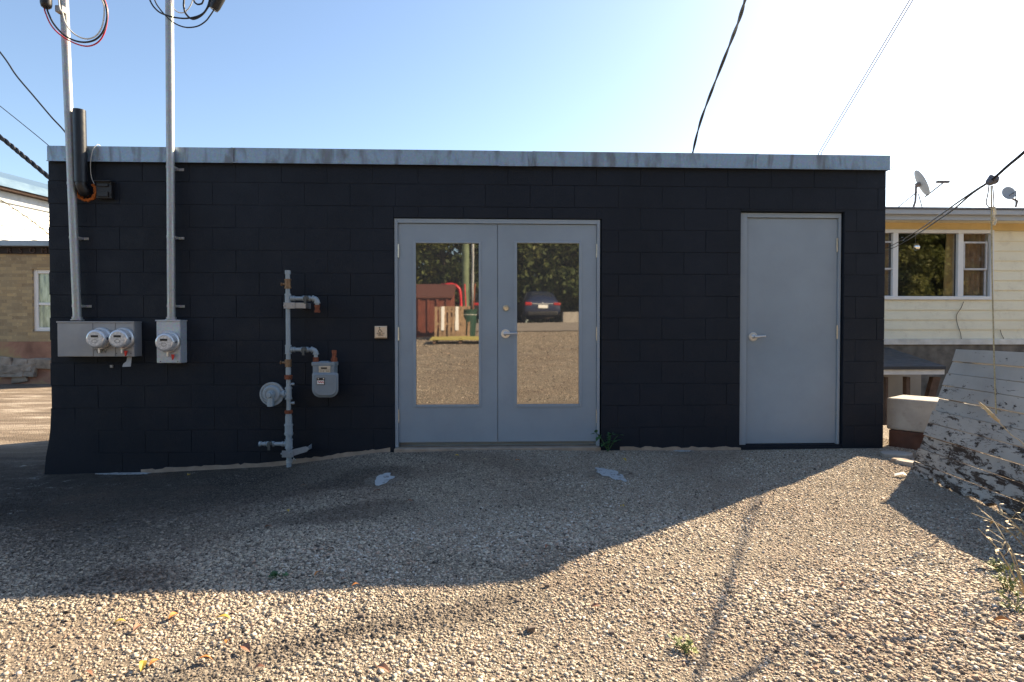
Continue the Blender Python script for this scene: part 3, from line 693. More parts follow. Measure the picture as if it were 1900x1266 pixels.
o = c + Vector((-.004, 0, .012)); o.y = -.0365; mb = MB()
mb.lathe(o + Vector((-.006, 0, .028)), (0, -1, 0), [(-.001, .0055), (.0008, .0055)], 14)
V_ = lambda x, z: o + Vector((x, 0, z))
mb.tube([V_(-.006, .020), V_(-.004, .004), V_(.008, .003), V_(.016, -.010), V_(.020, -.009)], .0024, 8); mb.tube([V_(-.005, .012), V_(.007, .012)], .0018, 8)
mb.tube([V_(-.012 + .0 , .006), V_(-.016, -.002), V_(-.013, -.011), V_(-.005, -.016), V_(.004, -.013), V_(.009, -.006)], .002, 8); mb.build('wheelchair_symbol', M_ink, t)
text_mesh('PUSH TO\nOPEN', .0165, .0008, (c.x, -.0372, c.z - .020), M_ink, 'lettering', t)

# black vent pipe, foam ring, lamp
YV = -.085
pa, pb = P(147, 204.5, YV), P(150.5, 339, YV)
t = thing('vent_pipe', (pb.x, 0, pb.z), 'black painted pipe rising past the coping beside the leaning conduit', 'pipe')
mb = MB(); mb.tube([pb, pa], .049, 28); mb.build('pipe', M_blackpipe, t, smooth=True)
pc = P(158, 357, 0.0)
MB().tube(curve_pts([pb + Vector((0, 0, .03)), pb + Vector((.002, 0, -.03)), pb + Vector((.01, .03, -.075)), pc + Vector((0, -.02, 0)), pc + Vector((0, .05, 0))]), .042, 24).build('elbow', M_black, t, smooth=True)
mb = MB(); ring = []
pc = P(161, 354.5, -.002)
for i in range(26):
    q = R(-200 + i * 9.8); r_ = .079 + random.uniform(-.006, .006); ring.append(pc + Vector((r_ * math.cos(q), -.004, r_ * math.sin(q))))
mb.tube(ring, [random.uniform(.010, .018) for _ in ring], 8); split_build(mb, 'foam_collar', M_orange, t, smooth=True)
a_, b_ = P(178, 337, -.05), P(207, 368.5, -.05)
t = thing('wall_lamp', ((a_.x + b_.x) / 2, 0, b_.z), 'small black box lamp on the wall beside the orange foam collar', 'wall lamp')
MB().box((a_.x, -.05, b_.z), (b_.x, -.001, a_.z)).build('housing', M_black, t, bevel=.004)
MB().box((a_.x - .004, -.075, a_.z - .004), (b_.x + .006, -.001, a_.z + .006)).build('hood', M_black, t, bevel=.003)
mb = MB(); w_ = b_.x - a_.x; mb.box((a_.x + .015, -.062, b_.z + .012), (b_.x - .025, -.049, b_.z + .06)); mb.box((a_.x + .015, -.060, a_.z - .045), (b_.x - .025, -.049, a_.z - .02)); split_build(mb, 'louvre', M_black, t, bevel=.003)
mb = MB()
for q in (.03, .12): mb.box((b_.x - .012, -.060, b_.z + q), (b_.x + .001, -.049, b_.z + q + .012))
split_build(mb, 'clip', M_ink, t)
mb = MB(); mb.tube(curve_pts([P(186, 271, .02), P(181, 268.5, -.03), P(173, 277, -.055), P(168.5, 296, -.05), P(168, 315, -.03), P(170, 330, -.02), P(175, 342, -.02)]), .0028, 8)
tag(mb.build('lamp_wire', M_whitew, smooth=True), 'thin white wire looping over the coping down to the small black wall lamp', 'wire')
tag(MB().tube(curve_pts([P(139, 330, -.02), P(141, 341, -.03), P(146, 352, -.02), P(151, 361, -.012), P(157, 366, -.008)]), .0022, 8).build('thin_cord', M_whitew, smooth=True), 'thin pale cord hanging from behind the leaning conduit to the foam collar', 'wire')
mb = MB(); c = P(207, 680, -.01); mb.box(c + Vector((-.012, -.006, -.012)), c + Vector((.012, .008, .012))); tag(mb.build('junction_stub', M_box1, bevel=.002), 'tiny grey fixing on the wall under the wide meter box', 'fixing')
# plant, fixing marks at lower left
# ------------------------------------------------------------------ service wires on the masts
YW = -.16
def wire(pts, r, mat, name, label, cat='wire', y=YW, group=None):
    q = [P(a, b, c) if len(p) == 3 else P(a, b, y) for p in pts for (a, b, *cc) in [p] for c in [cc[0] if cc else y]]
    return tag(MB().tube(curve_pts(q, 8), r, 10).build(name, mat, smooth=True), label, cat, group)
wire([(86, -60), (86, 6), (92, 30), (103, 49), (120, 66), (140, 76), (160, 78.5), (178, 73), (191, 59), (198, 38), (198, 18), (192, 0), (180, -22), (150, -70)], .0075, M_cable, 'service_wire', 'thick black wire looping under the leaning conduit', y=YW)
wire([(82, -60), (82, 8), (86, 28), (97, 50), (116, 68), (140, 81), (162, 86), (180, 80), (192, 65), (198.5, 42), (199.5, 20), (194, 0), (183, -22), (152, -70)], .006, M_redw, 'service_wire', 'red wire looping under the leaning conduit, lowest of its loop', y=YW + .02)
wire([(106, -50), (110, 10), (116, 24), (121, 42), (133, 59), (150, 70), (166, 72), (180, 65), (189, 50), (193, 30), (193, 12), (188, -2), (176, -24), (146, -70)], .006, M_whitew, 'service_wire', 'white wire looping beside the leaning conduit, clamped to it', y=YW - .01)
a_ = P(85.5, 4, YW); MB_ = MB().lathe(a_ - Vector((0, 0, .05)), (0, 0, 1), [(0, .026), (.01, .038), (.03, .043), (.25, .045), (.27, .03)], 12)
tag(MB_.build('cable_splice', M_cable, smooth=True), 'black splice sleeve at the top left of the wire loop', 'cable splice')
a_ = P(111, 18, -.13); MB_ = MB().box(a_ + Vector((-.03, -.02, -.027)), a_ + Vector((.035, .035, .03))); tag(MB_.build('wire_clamp', simple('clamp_grey', (.3, .29, .28), .5, .5), bevel=.008), 'small grey clamp holding the white wire to the leaning conduit', 'clamp')
wire([(268, -40), (278, 0), (292, 20), (310, 29), (330, 33.5), (350, 34), (372, 28), (386, 14), (394, -6), (400, -40)], .0065, M_cable, 'service_wire', 'black wire loop crossing the upright conduit, upper of two', y=YW)
wire([(276, -40), (287, 0), (296, 16), (309, 31), (325, 44), (345, 51), (366, 49), (381, 40), (390, 29), (398, 17)], .0055, M_cable, 'service_wire', 'black wire loop crossing the upright conduit, lowest of all', y=YW - .03)
wire([(343, -50), (341.5, -2), (341, 12), (345, 26), (357, 35.5), (372, 30), (384, 16), (390, -4), (396, -40)], .008, M_cable, 'service_wire', 'thick black wire hooking below the slanted splice right of the upright conduit', y=YW)
wire([(316, -30), (319.5, 2), (322.5, 16), (331, 23), (342, 23), (352, 13), (358, -2), (362, -30)], .0045, M_whitew, 'service_wire', 'thin grey wire loop hanging right of the upright conduit', y=YW + .02)
wire([(352, -40), (359, -2), (364, 7), (371, 8), (377, 2), (384, -30)], .007, M_cable, 'service_wire', 'short black wire loop dipping into the picture right of the upright conduit', y=YW)
p0, p1 = P(396, 18, YW), P(412, -12, YW); tag(MB().tube([p0, p0.lerp(p1, .2), p1, p1 + (p1 - p0) * .7], [.035, .043, .045, .03], 12).build('cable_splice', M_cable, smooth=True), 'slanted black splice sleeve right of the upright conduit', 'cable splice')

def twist(path, r, off, turns, mat, name, label, strands=2, group=None, res=10):
    p = curve_pts(path, res); n = len(p); mb = MB()
    for s_ in range(strands):
        q = []
        for i, c in enumerate(p):
            tt = (p[min(i + 1, n - 1)] - p[max(i - 1, 0)]).normalized(); a = tt.orthogonal().normalized(); b = tt.cross(a)
            th = turns * 2 * math.pi * i / n + s_ * 2 * math.pi / strands; q.append(c + (a * math.cos(th) + b * math.sin(th)) * off)
        mb.tube(q, r, 8)
    return tag(mb.build(name, mat, smooth=True), label, 'overhead cable', group)
twist([P(1283, 300, 2.1), P(1287, 276, 2.0), P(1300, 225, 1.5), P(1322, 165, .8), P(1352, 88, 0), P(1372, 35, -.6), P(1385, -10, -1), P(1400, -60, -1.6)], .009, .0065, 4.5, M_cable, 'overhead_cable', 'black twisted cable rising from the middle right of the roof', 2, res=22)
mb = MB()
for q in (0, 6): mb.tube([P(1517 + q * .8, 300, 2.2), P(1519 + q * .8, 284, 2.1), P(1605 + q * .9, 140, .9), P(1688 + q, 0, -.4), P(1740 + q, -90, -1.4)], .0045, 6)
tag(mb.build('overhead_wire', M_cable, smooth=True), 'pair of thin parallel wires rising steeply from the right end of the roof', 'overhead wire')
wire([(-90, -10, 2.6), (0, 97, 2.6), (30, 140, 2.6), (62, 178, 2.6), (95, 217, 2.6), (124, 250, 2.6), (150, 300, 2.6)], .010, M_cable, 'overhead_wire', 'upper of three wires left of the building, slightly wavy', 'overhead wire')
wire([(-90, 125, 2.6), (0, 197, 2.6), (45, 233, 2.6), (92, 272, 2.6), (120, 300, 2.6)], .005, M_cable, 'overhead_wire', 'thinnest wire left of the building, ending at the coping corner', 'overhead wire')
twist([P(-90, 185, 2.5), P(0, 254, 2.5), P(45, 291, 2.5), P(94, 332, 2.5), P(120, 356, 2.5)], .016, .014, 6, M_cable, 'overhead_cable', 'thick twisted cable meeting the building below its top left corner', 3, res=22)

# ------------------------------------------------------------------ left: brick building and white house
def brick_mat():
    m = Mat('old_brick', (.3, .2, .12), .9, 0, .2)
    co = m.co(scale=(1, 1, 1), rot=(R(90), 0, 0))
    br = m.n('ShaderNodeTexBrick', i_Vector=co, i_Scale=4.4)
    br.inputs['Color1'].default_value = (.52, .38, .20, 1); br.inputs['Color2'].default_value = (.25, .18, .11, 1); br.inputs['Mortar'].default_value = (.25, .21, .16, 1)
    br.inputs['Mortar Size'].default_value = .012; br.inputs['Brick Width'].default_value = 1.0; br.inputs['Row Height'].default_value = .33
    c = m.mix(m.ramp(m.noise(3, 6, None, .7), [(.35, 0.0), (.65, .8)]), br.outputs[0], (.36, .29, .18)); c = m.mix(m.ramp(m.noise(14, 3), [(.58, 0.0), (.72, .7)]), c, (.55, .44, .28))
    m.color(c); m.bump(m.math('ADD', br.outputs[1], m.math('MULTIPLY', m.noise(20), -.5)), -.4, .02); return m.m
def stucco_mat():
    m = Mat('stained_render', (.2, .12, .08), .95, 0, .2)
    n1 = m.noise(1.1, 6, None, .6, .5); c = m.ramp(n1, [(.3, (.20, .11, .08)), (.48, (.36, .20, .14)), (.56, (.38, .28, .15)), (.7, (.46, .36, .24))])
    m.color(c); m.bump(m.noise(14, 6, None, .7), .5, .02); return m.m
YBK = 8.7
zt_ = P(50, 449, YBK).z; xl_, xr_ = P(-330, 500, YBK).x, P(215, 500, YBK).x; zg = -.2
t = thing('brick_building', ((xl_ + xr_) / 2, YBK + 3, zg), 'low tan brick building across the alley at the left edge, with a sash window', 'building')
wa, wb = P(59, 500, YBK), P(103, 615, YBK); wx0, wx1, wz1, wz0 = wa.x, wb.x + .25, wa.z, wb.z
M_brick = brick_mat()
mb = MB(); mb.box((xl_, YBK, zg), (wx0, YBK + .3, zt_ - .1)); mb.box((wx1, YBK, zg), (xr_, YBK + .3, zt_ - .1)); mb.box((wx0, YBK, zg), (wx1, YBK + .3, wz0)); mb.box((wx0, YBK, wz1), (wx1, YBK + .3, zt_ - .1))
mb.box((xl_, YBK + .3, zg), (xl_ + .3, YBK + 9, zt_ - .1)); mb.box((xr_ - .3, YBK + .3, zg), (xr_, YBK + 9, zt_ - .1)); mb.build('wall', M_brick, t)
MB().box((xl_ + .05, YBK + .02, zt_ - .2), (xr_ - .05, YBK + 9, zt_ - .13)).build('roof', simple('tar_roof', (.08, .08, .08), .9), t)
MB().box((xl_, YBK - .22, P(50, 458.5, YBK).z), (xr_ + .1, YBK + .2, zt_)).build('coping', simple('blue_grey_metal', (.26, .31, .36), .45, .3, .08, 2), t)
zs0, zs1 = P(50, 471.5, YBK).z, P(50, 458.6, YBK).z
bd = MB().box((xl_, YBK - .04, zs0), (xr_, YBK - .001, zs1)).build('sign_shade_band', simple('sign_shadow_dark', (.025, .02, .018), .8), t)  # shadow under the coping built as a dark strip behind the letters
for ch_, px in (('R', 17), ('S', 38), ('O', 60), ('M', 82)):
    text_mesh(ch_, .17, .01, P(px, 465.3, YBK - .055), simple('sign_letter_brown', (.07, .045, .035), .7), 'letter', bd)
zs = P(50, 634, YBK).z
mb = MB(); mb.box((xl_, YBK - .03, zg), (xr_, YBK - .001, zs)); mb.build('render_coat', stucco_mat(), t)
mb = MB(); rr = random.Random(4)
for i in range(26):
    px = rr.uniform(-120, 90); py = rr.uniform(672, 700); c = P(px, py, YBK - .06); s_ = Vector((rr.uniform(.12, .3), rr.uniform(.04, .08), rr.uniform(.08, .16)))
    k0 = len(mb.v); mb.box(c - s_, c + s_)
    for i2 in range(k0, k0 + 8): mb.v[i2] += Vector([rr.uniform(-.04, .04) for _ in range(3)])
mb.build('rubble_base', simple('pale_rubble', (.30, .25, .20), .95, 0, .4, 5, .6, 30), t, bevel=.03)
wn_ = MB(); fw = .09
wn_.box((wx0, YBK + .05, wz0), (wx0 + fw, YBK + .14, wz1)); wn_.box((wx1 - fw, YBK + .05, wz0), (wx1, YBK + .14, wz1)); wn_.box((wx0 + fw, YBK + .05, wz1 - fw), (wx1 - fw, YBK + .14, wz1)); wn_.box((wx0 + fw, YBK + .05, wz0), (wx1 - fw, YBK + .14, wz0 + fw)); zmid = P(80, 564, YBK).z; wn_.box((wx0 + fw, YBK + .06, zmid - .03), (wx1 - fw, YBK + .13, zmid + .03))
wno = wn_.build('window', M_white, t, bevel=.008)
mg = Mat('curtained_glass', (.33, .40, .30), .12, 0, .8); mg.color(mg.ramp(mg.noise(3, 5, mg.co(scale=(4, 1, .8))), [(.35, (.13, .17, .14)), (.5, (.36, .42, .28)), (.65, (.52, .58, .44))])); MB().box((wx0 + fw - .01, YBK + .09, wz0 + .02), (wx1 - fw + .01, YBK + .11, wz1 - .02)).build('pane', mg.m, wno)

# white house behind: its lit side runs away from the camera
def W(Zc, z, off=0.0): return CW(-17.0 + .136 * Zc + off, Zc, z)
t = thing('white_house', tuple(W(20, 3.0, -3)), 'white clapboard house with a blue-grey metal roof edge rising behind the brick building', 'house')
ze = H + 4.05
mb = MB(); nb = 14; zs_ = [2.85 + (ze - .35 - 2.85) * i / nb for i in range(nb + 1)]
for i in range(nb):
    mb.add([W(13, zs_[i], .035), W(27, zs_[i], .035), W(27, zs_[i + 1], .0), W(13, zs_[i + 1], .0), W(27, zs_[i], 0), W(13, zs_[i], 0)], [(0, 1, 2, 3), (0, 5, 4, 1)])
for Zc in (13, 27): mb.add([W(Zc, 2.85, 0), W(Zc, ze, 0), W(Zc, ze, -9), W(Zc, 2.85, -9)], [(0, 1, 2, 3)])
mb.add([W(13, ze, -9), W(27, ze, -9), W(27, 2.85, -9), W(13, 2.85, -9)], [(0, 1, 2, 3)])
mb.build('siding', simple('white_siding', (.8, .79, .75), .5, 0, .03, 3), t)
def bar(name, mat, z0, z1, o0, o1):
    return MB().add([W(12.8, z0, o0), W(27.2, z0, o0), W(27.2, z0, o1), W(12.8, z0, o1), W(12.8, z1, o0), W(27.2, z1, o0), W(27.2, z1, o1), W(12.8, z1, o1)], [(0, 1, 2, 3), (7, 6, 5, 4), (0, 4, 5, 1), (1, 5, 6, 2), (2, 6, 7, 3), (3, 7, 4, 0)]).build(name, mat, t)
bar('frieze', simple('grey_frieze', (.42, .46, .5), .5), ze - .36, ze - .06, .0, .06)
bar('gutter', simple('brown_gutter', (.10, .055, .035), .7, .2, .3, 6), ze - .04, ze + .02, .0, .30)
mb = MB(); mb.add([W(12.8, ze + .02, .36), W(27.2, ze + .02, .36), W(27.2, ze + .32, .10), W(12.8, ze + .32, .10), W(27.2, ze + 1.7, -4.5), W(12.8, ze + 1.7, -4.5), W(27.2, ze - .3, -9.3), W(12.8, ze - .3, -9.3), W(12.8, ze - .0, .3), W(27.2, ze - .0, .3)], [(0, 1, 2, 3), (3, 2, 4, 5), (5, 4, 6, 7), (7, 6, 9, 8), (0, 3, 5, 7, 8), (1, 9, 6, 4, 2)])
mb.build('roof', simple('blue_metal_roof', (.17, .26, .34), .4, .4, .1, 1), t)
wire([(-60, 345, 8.0), (0, 366 + 5, 8.0), (30, 388 - 8 + 10, 8.0), (62, 412, 8.0), (96, 440, 8.0), (140, 480, 8.0)], .012, simple('tan_cable', (.3, .25, .16), .7), 'overhead_wire', 'slack tan wire crossing in front of the white clapboard wall', 'overhead wire')

# ------------------------------------------------------------------ right: yellow house
YH = 6.35
h = lambda px, py, y=YH: P(px, py, y)
M_yel = simple('yellow_siding', (.86, .80, .60), .6, 0, .05, 2, .08, 20, dirt=((.5, .42, .28), .3))
hx0, hx1 = h(1380, 500).x, h(2300, 500).x; hz1 = h(1750, 385).z; hzb = h(1750, 630).z
t = thing('yellow_house', ((hx0 + hx1) / 2, YH + 3, -1.0), 'pale yellow clapboard house with a wide white three-part window behind the right end', 'house')
wx0, wx1, wz1, wz0 = h(1598, 0).x, h(1848, 0).x, h(1750, 427).z, h(1750, 556.5).z
mb = MB(); z_ = hzb; st = .2
zf = h(1750, 428).z
def lap(x0, x1, a, b): mb.add([(x0, YH - .022, a), (x1, YH - .022, a), (x1, YH, b), (x0, YH, b), (x0, YH + .01, a), (x1, YH + .01, a)], [(0, 1, 2, 3), (0, 4, 5, 1)])
while z_ < zf - .02:
    z2 = min(z_ + st, zf)
    if z2 <= wz0 + .02 : lap(hx0, hx1, z_, z2)
    else: lap(hx0, wx0 + .02, z_, z2); lap(wx1 - .02, hx1, z_, z2)
    z_ = z2
mb.build('siding', M_yel, t)
mb = MB(); mb.box((hx0, YH + .011, -1.1), (wx0 + .03, YH + .2, hz1 - .1)); mb.box((wx1 - .03, YH + .011, -1.1), (hx1, YH + .2, hz1 - .1)); mb.box((wx0 + .03, YH + .011, -1.1), (wx1 - .03, YH + .2, wz0 + .03)); mb.box((wx0 + .03, YH + .011, wz1 - .03), (wx1 - .03, YH + .2, hz1 - .1))
mb.box((hx0, YH + .2, -1.1), (hx0 + .2, YH + 7, hz1 - .1)); mb.box((hx1 - .2, YH + .2, -1.1), (hx1, YH + 7, hz1 - .1)); mb.box((hx0, YH + 7, -1.1), (hx1, YH + 7.2, hz1 - .1)); mb.build('wall', M_yel, t)
MB().box((hx0, YH - .03, h(1750, 428).z), (hx1, YH + .01, hz1 - .1)).build('frieze', simple('eave_shade_ochre', (.68, .50, .22), .6, 0, .08, 2), t)  # ochre deeper than the siding puts the eave's shadow into the colour
M_fas = simple('grey_fascia', (.42, .44, .46), .45, .1, .05, 2)
MB().box((hx0 - .4, YH - .42, h(1750, 408.5, YH - .4).z), (hx1 + .4, YH - .36, h(1750, 398.5, YH - .4).z)).build('fascia', M_fas, t)
MB().box((hx0 - .4, YH - .50, h(1750, 398, YH - .5).z), (hx1 + .4, YH - .37, h(1750, 388.5, YH - .5).z)).build('gutter', M_fas, t, bevel=.012)
MB().box((hx0 - .4, YH - .53, h(1750, 388, YH - .5).z), (hx1 + .4, YH + 7.5, h(1750, 385.2, YH - .5).z)).build('roof', simple('grey_roof_edge', (.22, .23, .25), .6), t)
MB().box((hx0 - .38, YH - .36, h(1750, 408.5, YH - .4).z + .01), (hx1 + .38, YH - .03, h(1750, 408.5, YH - .4).z + .03)).build('soffit', M_yel, t)
# window group
def frame(mb, x0, x1, z0, z1, w, y0, y1):
    mb.box((x0, y0, z0), (x0 + w, y1, z1)); mb.box((x1 - w, y0, z0), (x1, y1, z1)); mb.box((x0 + w, y0, z1 - w), (x1 - w, y1, z1)); mb.box((x0 + w, y0, z0), (x1 - w, y1, z0 + w))
mb = MB(); frame(mb, wx0, wx1, wz0, wz1, .07, YH - .05, YH + .03)
for px in (1664, 1785.5): c = h(px + 1, 0).x; mb.box((c - .055, YH - .04, wz0 + .07), (c + .055, YH + .03, wz1 - .07))
wo = mb.build('window', M_white, t, bevel=.006)
mb = MB(); sr = h(1667, 0).x; sl = h(1840, 0).x
def sash(px0, px1):
    x0, x1 = h(px0, 0).x, h(px1, 0).x; z0, z1 = h(0, 548).z, h(0, 438).z; zm = h(0, 493).z
    m2 = MB(); frame(m2, x0, x1, zm - .01, z1, .035, YH - .015, YH + .01); frame(m2, x0, x1, z0, zm + .02, .035, YH + .012, YH + .03); m2.build('sash', simple('grey_sash', (.5, .5, .5), .5), wo)
sash(1610, 1667); sash(1793, 1838)
gm = Mat('window_glass', (.9, .9, .9), .02, 0, .5)
gl = gm.n('ShaderNodeBsdfGlossy', i_Roughness=.02); gl.inputs[0].default_value = (.8, .8, .8, 1); tr = gm.n('ShaderNodeBsdfTransparent'); mx = gm.n('ShaderNodeMixShader'); mx.inputs[0].default_value = .10
gm.nt.links.new(tr.outputs[0], mx.inputs[1]); gm.nt.links.new(gl.outputs[0], mx.inputs[2]); gm.nt.links.new(mx.outputs[0], gm.nt.nodes['Material Output'].inputs[0])
MB().box((wx0 + .06, YH + .032, wz0 + .06), (wx1 - .06, YH + .036, wz1 - .06)).build('pane', gm.m, wo)
def drape(x0, x1, mat, y, taper=0):
    mb = MB(); n = 24; vs_, fs_ = [], []
    for i in range(n + 1):
        q = i / n; x = x0 + (x1 - x0) * q; xb = x0 + taper * (1 - q) + (x1 - x0) * q; yy = y + .03 * math.sin(q * 30); vs_ += [(x, yy, wz1 - .02), (xb, yy, wz0 + .02)]
    for i in range(n): fs_.append((2 * i, 2 * i + 1, 2 * i + 3, 2 * i + 2))
    return mb.add(vs_, fs_).build('curtain', mat, t, smooth=True)
M_drape = simple('brown_curtain', (.30, .19, .11), .9, 0, .2, 10); 
drape(h(1605, 0).x, h(1660, 0).x, M_drape, YH + .12); drape(h(1792, 0).x, h(1842, 0).x, M_drape, YH + .12); drape(h(1770, 0).x, h(1782, 0).x, simple('ochre_curtain', (.5, .34, .14), .9, 0, .2, 8), YH + .1, -.06)
MB().box((wx0, YH + .6, wz0 - .1), (wx1, YH + .62, wz1 + .1)).build('dark_room', M_dark, t)
b0 = h(1698.5, 459, YH + .10); mb = MB()
for i in range(1, 12):
    pass
prof = [(-.085 * math.cos(math.pi * i / 12), .085 * math.sin(math.pi * i / 12)) for i in range(13)]
mb.lathe(b0, (0, 0, 1), prof, 20); bo = mb.build('mirror_ball', Mat('mirror_tiles', (.85, .88, .85), .08, 1.0).m)
tag(bo, 'mirrored glitter ball hanging inside the yellow house window', 'mirror ball')
MB().tube([b0 + Vector((0, 0, .085)), (b0.x, b0.y, wz1 + .02)], .002, 5).build('cord', M_whitew, bo)
# white flashing under siding and dark base
MB().box((hx0, YH - .06, h(0, 641).z), (hx1, YH - .024, h(0, 630).z)).build('flashing', simple('zinc_flashing', (.5, .54, .58), .4, .5, .2, 4), t)
MB().box((hx0, YH - .025, -1.1), (hx1, YH + .008, h(0, 641).z)).build('base_wall', simple('weathered_boards', (.16, .14, .115), .9, 0, .4, 5, .5, 20), t)
# vine stems on the siding
def vine(pts, lab):
    q = [h(a, b, YH - .035) for a, b in pts]; tag(MB().tube(curve_pts(q, 5), .006, 5).build('dry_vine', simple('vine_brown', (.13, .10, .07), .9), smooth=True), lab, 'vine')
vine([(1788, 560), (1783, 572), (1775, 585), (1776, 600), (1782, 618), (1784, 632)], 'thin dry vine crooked down the yellow siding below the window')
vine([(1856, 612), (1858, 620), (1862, 628), (1865, 640)], 'short dry vine at the foot of the yellow siding on the far right')
# lean-to shed
YS = 4.0
s0, s1 = h(1560, 0, YS).x, h(1760, 0, YS).x
t = thing('lean_to_shed', ((s0 + s1) / 2, 5, -1.0), 'low open lean-to with dark roof and white fascia below the yellow house', 'shed')
za, zb2 = h(0, 684, YS).z, h(0, 648, YH).z
mb = MB(); mb.add([(s0, YS - .05, za), (s1, YS - .05, za), (s1 + .7, YH - .06, zb2), (s0, YH - .06, zb2), (s0, YS - .05, za - .05), (s1, YS - .05, za - .05), (s1 + .7, YH - .06, zb2 - .06), (s0, YH - .06, zb2 - .06)], [(0, 1, 2, 3), (7, 6, 5, 4), (0, 4, 5, 1), (1, 5, 6, 2), (2, 6, 7, 3), (3, 7, 4, 0)])
mb.build('roof', simple('shaded_roof_dark', (.045, .048, .055), .7, 0, .25, 3, .3, 12), t)  # slanted shadow on the lean-to roof put in as dark colour and outline
MB().box((s0, YS - .02, h(0, 700, YS).z), (s1, YS + .02, h(0, 688.5, YS).z)).build('fascia', simple('white_board', (.7, .7, .68), .6, 0, .1, 6), t)
M_tim = simple('brown_timber', (.12, .07, .045), .8, 0, .3, 10, .3)
def post(px0, px1, px2, px3, lab=None):
    a, b, c, d = h(px0, 700, YS + .05), h(px1, 700, YS + .05), h(px3, 770, YS + .05), h(px2, 770, YS + .05); e = (c - b) * 1.4
    MB().prism([a, b, b + (c - b) * 2.2, a + (d - a) * 2.2], (0, .09, 0)).build('post', M_tim, t)
post(1644, 1648, 1644, 1648); post(1682, 1689, 1682, 1689); post(1732, 1746, 1713, 1727)
MB().box((s0, YS + 1.3, -1.1), (s1 + .6, YS + 1.34, h(0, 690, YS).z)).build('back_panel', simple('plywood_tan', (.42, .35, .27), .8, 0, .12, 2, .2), t)

# satellite dishes
ZR = h(1750, 385.2, YH - .5).z
def dish(name, c, nrm, rx, ry, label, foot, feed, legs):
    t = thing(name, foot, label, 'satellite dish', 'satellite dishes on the yellow house roof')
    nrm = Vector(nrm).normalized(); a = nrm.cross(Vector((0, 0, 1))).normalized(); b = a.cross(nrm); mb = MB(); c = Vector(c)
    rings = 7; n = 30; vs_ = [c]; fs_ = []
    for i in range(1, rings + 1):
        r = i / rings
        for j in range(n):
            q = 2 * math.pi * j / n; vs_.append(c + a * (rx * r * math.cos(q)) + b * (ry * r * math.sin(q)) + nrm * (.16 * rx * r * r))
    for j in range(n): fs_.append((0, 1 + j, 1 + (j + 1) % n))
    for i in range(rings - 1):
        for j in range(n): fs_.append((1 + i * n + j, 1 + (i + 1) * n + j, 1 + (i + 1) * n + (j + 1) % n, 1 + i * n + (j + 1) % n))
    k = len(vs_); vs2 = [v - nrm * .012 for v in vs_]; fs2 = [tuple(reversed([i + k for i in f])) for f in fs_]
    rim = 1 + (rings - 1) * n; fs3 = [(rim + j, rim + (j + 1) % n, k + rim + (j + 1) % n, k + rim + j) for j in range(n)]
    mb.add(vs_ + vs2, fs_ + fs2 + fs3); mb.build('reflector', simple('dish_grey', (.34, .36, .38), .5, 0, .06, 4), t, smooth=True)
    mb = MB(); back = c - nrm * .09; mb.tube([back, Vector(foot) + Vector((.04, 0, .12)), foot], .022, 10)
    mb.tube([c - nrm * .02, back], .05, 8); mb.build('mast', simple('dish_mast', (.2, .17, .16), .6, .3), t, smooth=True)
    mb = MB()
    if feed is not None:
        f0 = c - b * ry * .95; mb.tube([f0 - (Vector(feed) - f0) * .1, feed], .014, 8); fd = (c - Vector(feed)).normalized(); mb.box(Vector(feed) - Vector((.16, .03, .02)), Vector(feed) + Vector((.10, .03, .025)))
        mb.build('feed_arm', simple('dish_arm', (.15, .14, .14), .6, .3), t, smooth=True)
    mb = MB()
    for l0, l1 in legs: mb.tube([l0, l1], .010, 6)
    if legs: mb.build('strut', M_cable, t, smooth=True)
YD = YH + .6
q = lambda px, py, y=YD: P(px, py, y)
dish('satellite_dish', q(1708, 341), (.86, -.30, .42), .22, .30, 'larger satellite dish with a long feed arm on the left of the yellow roof', tuple(q(1695, 384)), q(1752, 338), [(q(1702, 356), q(1666, 385)), (q(1704, 360), q(1711, 385))])
dish('satellite_dish', q(1871, 359), (-.25, -.9, .3), .125, .15, 'small round satellite dish on a short mast on the right of the yellow roof', tuple(q(1884.5, 384)), None, [(q(1874, 361, YD + .1), q(1885, 355, YD)), (q(1885, 354), q(1884.5, 385)), (q(1873, 363, YD - .12), q(1882, 357, YD - .02))])

# ------------------------------------------------------------------ cable over the right, rope
def cam3(px, py, Zc): return CAMP + (FW + RT * ((px - 950) / F) + UP * ((633 - py) / F)) * Zc
J = cam3(1840, 335, 3.95)
c1 = [J, cam3(1800, 360, 4.55), cam3(1740, 402, 6.1), cam3(1700, 430, 8.4), cam3(1662, 452, 11.5), cam3(1640, 463, 11.62)]
c2 = [J, cam3(1803, 360, 4.55), cam3(1770, 388, 5.3), cam3(1740, 409, 6.2), cam3(1700, 436, 8.4), cam3(1662, 458 , 11.5), cam3(1640, 466, 11.62)]
up = [J, cam3(1870, 308, 3.62), cam3(1905, 278, 3.3), cam3(1990, 195, 2.9), cam3(2200, 0, 2.4)]
t = thing('overhead_cable', tuple(J), 'black overhead cable with a grey splice running down to the yellow house', 'overhead cable')
MB().tube(curve_pts(c1), .0065, 8).build('cable', M_cable, t, smooth=True); MB().tube(curve_pts(c2), .0065, 8).build('cable', M_cable, t, smooth=True)
MB().tube(curve_pts(up), .0085, 8).build('cable', M_cable, t, smooth=True)
